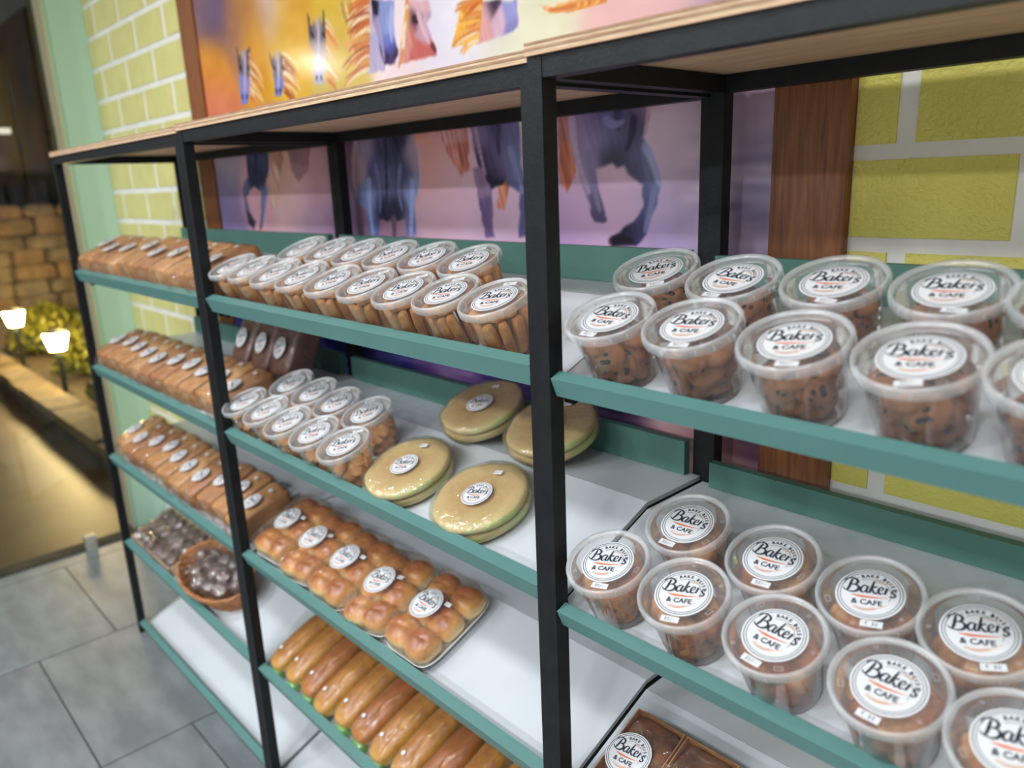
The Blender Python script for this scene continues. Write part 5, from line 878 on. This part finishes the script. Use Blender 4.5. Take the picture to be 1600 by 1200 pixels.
for i in range(13):
    X = -1.725 + .0785 * i
    place(rolls[i % 3], board_matrix(X, .122 + rnd.uniform(-.006, .006), 3, 1, rnd.uniform(-.05, .05), .002), 'golden long bread roll in film on the fourth shelf, %s from the left' % ORD[i], 'long rolls on the fourth shelf')

# ------------------------------------------------------------------ cardboard tray, basket and wrapped muffins
def make_muffin(seed):
    root = empty('wrapped_muffin', Matrix())
    MB().blob(.024, .024, .017, .75, 1, 16, 10, fn=lambda x, y, z: (x * (1 if z > 0 else .82), y * (1 if z > 0 else .82), z * (1 + .15 * nz(x, y, z, 2, seed))), loc=(0, 0, .018)).build('muffin', 'muffin', root, True)
    def fn(x, y, z):
        k_ = 1 + .10 * nz(x, y, z, 3, seed) + .06 * nz(x, y, z, 7, seed)
        return x * k_, y * k_, z * k_
    MB().blob(.0285, .0285, .0205, .6, .8, 20, 12, fn=fn, loc=(0, 0, .0205)).build('film_wrap', 'muffilm', root, True)
    return root
MT['muffilm'] = clear('crinkled_muffin_film', 0.05, base=0.14, gain=0.7, rough=0.06, bump=1.0, bscale=70, milkc=(0.9, 0.86, 0.88, 1))
muf = [make_muffin(1.0), make_muffin(4.0)]
x0, x1, e0, e1 = -2.845, -2.475, .030, .195
tr = empty('cardboard_tray', board_matrix((x0 + x1) / 2, (e0 + e1) / 2, 3, 0, 0, .0006))
hw, hl = (x1 - x0) / 2, (e1 - e0) / 2
MB().box(-hw, hw, -hl, hl, 0, .003).build('base', 'card', tr)
for (a, b, c_, d_) in ((-hw, hw, -hl, -hl + .003), (-hw, hw, hl - .003, hl), (-hw, -hw + .003, -hl, hl), (hw - .003, hw, -hl, hl)):
    MB().box(a, b, c_, d_, .003, .034).build('side', 'card', tr)
tag(tr, 'shallow tan cardboard tray full of wrapped muffins', 'tray')
rnd = random.Random(12); k = 0
for i in range(6):
    for j in range(3):
        mw = board_matrix(x0 + .032 + i * .0605, e0 + .029 + j * .053, 3, 0, rnd.uniform(0, 6), .005 + rnd.uniform(0, .008)) @ Euler((rnd.uniform(-.25, .25), rnd.uniform(-.25, .25), 0)).to_matrix().to_4x4()
        place(muf[(i + j) % 2], mw, 'film-wrapped muffin in the cardboard tray, %s row, %s from the left' % (['front', 'middle', 'back'][j], ORD[i]), 'muffins in the cardboard tray', 'muffin')
bk = empty('wicker_basket', board_matrix(-2.235, .112, 3, 0, 0, .0006))
def oval(a, b, z, n=44, wob=0.0, ph=0.0): return [(a * math.cos(2 * math.pi * i / n), b * math.sin(2 * math.pi * i / n), z + wob * math.sin(i * math.pi + ph)) for i in range(n)]
MB().lathe([(0, .001), (1, .001), (1, .004), (0, .004)], 40, sx=.165, sy=.072).build('base', 'wicker', bk)
for q in range(7):
    t_ = q / 6
    pts = []
    for i in range(48):
        a = 2 * math.pi * i / 48; wv = .0022 * (1 if (i + q) % 2 else -1)
        pts.append(((.168 + .030 * t_ + wv) * math.cos(a), (.074 + .022 * t_ + wv) * math.sin(a), .005 + .0095 * q))
    MB().tube(pts, .0042, 6, closed=True).build('woven_cane', 'wicker', bk, True)
for i in range(24):
    a = 2 * math.pi * i / 24
    MB().tube([(.168 * math.cos(a), .074 * math.sin(a), .002), (.198 * math.cos(a), .096 * math.sin(a), .066)], .003, 5).build('stake', 'wicker', bk)
for s_ in (0, 1):
    MB().tube([((.199 + .003 * math.sin(i * .9 + s_ * 3.1)) * math.cos(2 * math.pi * i / 60), (.097 + .003 * math.cos(i * .9 + s_ * 3.1)) * math.sin(2 * math.pi * i / 60), .067 + .004 * math.sin(i * .9 + s_ * 3.1)) for i in range(60)], .0042, 6, closed=True).build('rim_braid', 'wicker', bk, True)
tag(bk, 'oval woven wicker basket holding wrapped muffins', 'basket')
MURCH = [(-.135, .012), (-.085, .040), (-.085, -.030), (-.028, .050), (-.028, -.046), (.030, .050), (.030, -.046), (.085, .040), (.085, -.030), (.135, .010), (-.05, 0), (.012, 0), (.062, .004)]
for i, (a, b) in enumerate(MURCH):
    up = .008 if i < 10 else .022
    mw = board_matrix(-2.235 + a, .112 + b, 3, 0, rnd.uniform(0, 6), up + .026) @ Euler((rnd.uniform(-.4, .4), rnd.uniform(-.4, .4), 0)).to_matrix().to_4x4()
    place(muf[i % 2], mw, 'film-wrapped brown muffin in the wicker basket', 'muffins in the wicker basket', 'muffin')

# ------------------------------------------------------------------ chocolate cakes on the nearest rack
ck = empty('chocolate_cake_pack', board_matrix(-.548, .098, 2, 2, 0, .0008))
MB().box(-.094, .094, -.086, .086, 0, .004).box(-.094, -.092, -.086, .086, .004, .030).box(.092, .094, -.086, .086, .004, .030).build('white_tray', 'foam', ck)
for i in range(2):
    xc = -.046 + .090 * i
    cs = MB()
    for (a, b, c_, d_) in ((xc - .043, xc - .0415, -.083, .083), (xc + .0415, xc + .043, -.083, .083), (xc - .0415, xc + .0415, -.083, -.0815), (xc - .0415, xc + .0415, .0815, .083)):
        cs.box(a, b, c_, d_, .0045, .044)
    cs.build('paper_case', 'kraft', ck)
    MB().blob(.0410, .081, .019, .35, .3, 26, 14, fn=lambda x, y, z: (x, y, z * (1 + .12 * nz(x * 2, y * 4, 0, 1.5, i * 4.0))), loc=(xc, 0, .0235)).build('cake', 'brownie', ck, True)
MB().blob(.0955, .0875, .0235, .25, .2, 40, 12, fn=lambda x, y, z: (x, y, z * (1 + .05 * nz(x * 2, y * 3, 0, 4))), loc=(0, 0, .0245)).build('film_wrap', 'film', ck, True)
link('sticker', STICK, ck, loc=(-.055, .010, .0492), rot=(0, 0, .1))
tag(ck, 'tray of two dark chocolate cakes in brown paper cases under film', 'cake')

# ------------------------------------------------------------------ outside, beyond the glass
og = MB().box(-16, GX - 0.101, -8, 6, -0.15, -0.004).build('ground', 'outfloor'); tag(og, 'warm lit paving outside', kind='structure')
kb = empty('planter_kerb', Matrix.Translation((-7, .45, 0)))
rnd = random.Random(2)
xk = 2.6
MB().box(-2.0, 2.62, .0, .16, -.004, .10).build('kerb_core', 'kerb', kb)
while xk > -1.9:
    l_ = rnd.uniform(.32, .55)
    MB().box(xk - l_ + .012, xk, -.02 + rnd.uniform(-.01, .01), .19, .10, .165 + rnd.uniform(-.01, .02)).build('capping_stone', 'palestone' if rnd.random() < .7 else 'stone', kb)
    xk -= l_
tag(kb, 'low dark stone kerb with pale capping stones outside the glass', 'kerb')
so = MB().box(-12, -4.4, .612, 6, -.004, .10).build('planter_soil', 'soil'); tag(so, 'dark planting bed behind the kerb', kind='structure')
sw = empty('stone_wall', Matrix.Translation((-9.3, 0, 0)))
MB().box(-.3, -.02, -4, 6, 0, 1.5).build('wall_core', 'kerb', sw)
zz_ = 0.0; rr = 0
while zz_ < 1.5:
    hz = min(rnd.uniform(.14, .22), 1.53 - zz_); yy = .2 - rnd.uniform(0, .2)
    while yy < 2.6:
        l_ = rnd.uniform(.2, .42)
        MB().blob(.05 + rnd.uniform(0, .03), l_ / 2 - .004, hz / 2 - .002 + rnd.uniform(0, .02), .45, .5, 12, 8, fn=(lambda sd: lambda x, y, z: (x, y * (1 + .15 * nz(x, y, z, 1.2, sd)), z * (1 + .2 * nz(x, y, z, 1.2, sd + 3))))(yy * 7 + zz_), loc=(-.01, yy + l_ / 2, zz_ + hz / 2)).build('stone', 'stone' if rnd.random() < .6 else 'stone2', sw, True)
        yy += l_
    zz_ += hz
tag(sw, 'rough brown stone garden wall outside', 'wall')
fc = empty('dark_facade', Matrix.Translation((-9.8, 0, 0)))
MB().box(-.3, -.05, -4, 6, 0, 7).build('facade_wall', 'darkframe', fc)
for i in range(12):
    y = -1.0 + .34 * i
    MB().box(-.06, .0, y, y + .30, 1.75, 2.25).build('facade_panel', 'darkwood', fc); MB().box(-.06, .0, y, y + .30, 2.32, 4.6).build('facade_panel', 'darkwood', fc)
MB().box(-.05, .06, -1, 1.30, 2.26, 2.31).build('light_strip', 'bar', fc)
MB().box(-.05, .08, 1.36, 1.62, 0, 7).build('column', 'darkframe', fc)
tag(fc, 'dark brown panelled building facade beyond the stone wall', 'building')
for i, (X, Y, Z) in enumerate(((-8.08, .70, .555), (-6.66, .70, .522))):
    r_ = empty('garden_lamp', Matrix.Translation((X, Y, .10)))
    MB().lathe([(0, 0), (.05, 0), (.05, .012), (.02, .02), (.02, Z - .17), (0, Z - .17)], 16).build('post', 'darkframe', r_)
    MB().lathe([(0, Z - .168), (.055, Z - .166), (.085, Z - .05), (.080, Z - .035), (0, Z - .03)], 20).build('glowing_shade', 'bulb', r_, True)
    MB().lathe([(.09, Z - .034), (.095, Z - .028), (0, Z - .005)], 20).build('cap', 'darkframe', r_, True)
    d = bpy.data.lights.new('garden_lamp_light', 'POINT'); d.energy = 30; d.color = (1.0, 0.68, 0.28); d.shadow_soft_size = .08
    lo = bpy.data.objects.new('garden_lamp_light', d); col.objects.link(lo); lo.location = (X + .02, Y + .13, .20 + Z)
    tag(r_, ['lit garden lamp on a short post, farther along the planter', 'lit garden lamp on a short post, closer to the rack'][i], 'lamp', 'garden lamps')
def shrub(loc, rad, n, seed, label):
    rn = random.Random(seed); mb = MB()
    for i in range(n):
        d = Vector((rn.gauss(0, 1), rn.gauss(0, 1), rn.gauss(0, 1))).normalized() * rad * rn.random() ** .4
        d.z = abs(d.z) * 1.2 + .05
        a = Vector((rn.gauss(0, 1), rn.gauss(0, 1), rn.gauss(0, 1))).normalized(); b = a.orthogonal().normalized(); l_ = rn.uniform(.035, .06)
        mb.add([d - a * l_, d + b * l_ * .4, d + a * l_, d - b * l_ * .4], [(0, 1, 2, 3)])
    r_ = empty('garden_shrub', Matrix.Translation(loc))
    fo = mb.build('foliage', 'leaf', r_); fo['kind'] = 'stuff'
    MB().tube([(0, 0, 0), (.02, .0, rad * .6)], [.02, .01], 6).build('stem', 'kerb', r_)
    tag(r_, label, 'shrub', 'shrubs in the planter')
shrub((-8.75, 1.10, .10), .36, 1500, 1, 'leafy lamp-lit shrub against the stone wall')
shrub((-7.3, 1.12, .10), .36, 900, 2, 'leafy lamp-lit shrub between the two garden lamps')
shrub((-6.0, .95, .10), .26, 700, 3, 'small leafy shrub nearest the rack')
shrub((-7.9, 2.6, .10), .5, 900, 4, 'tall lamp-lit shrub at the back of the planting bed')
shrub((-8.72, 1.75, .10), .40, 1200, 6, 'climbing shrub spreading over the stone wall')
shrub((-5.4, .85, .10), .22, 500, 5, 'low shrub at the end of the kerb beside the pier')
r_ = empty('soffit_spotlight', Matrix.Translation((-4.84, -1.246, 2.40)))
MB().lathe([(0, -.05), (.025, -.043), (.043, -.025), (.05, 0), (.05, .004)], 20).build('lens', 'spot', r_, True)
MB().lathe([(.05, -.004), (.056, .004), (.056, .09), (0, .09)], 20).build('housing', 'darkframe', r_, True)
MB().tube([(0, 0, .09), (0, 0, .6)], .008, 8).build('rod', 'darkframe', r_)
tag(r_, 'small round hanging spotlight outside the glass', 'lamp')
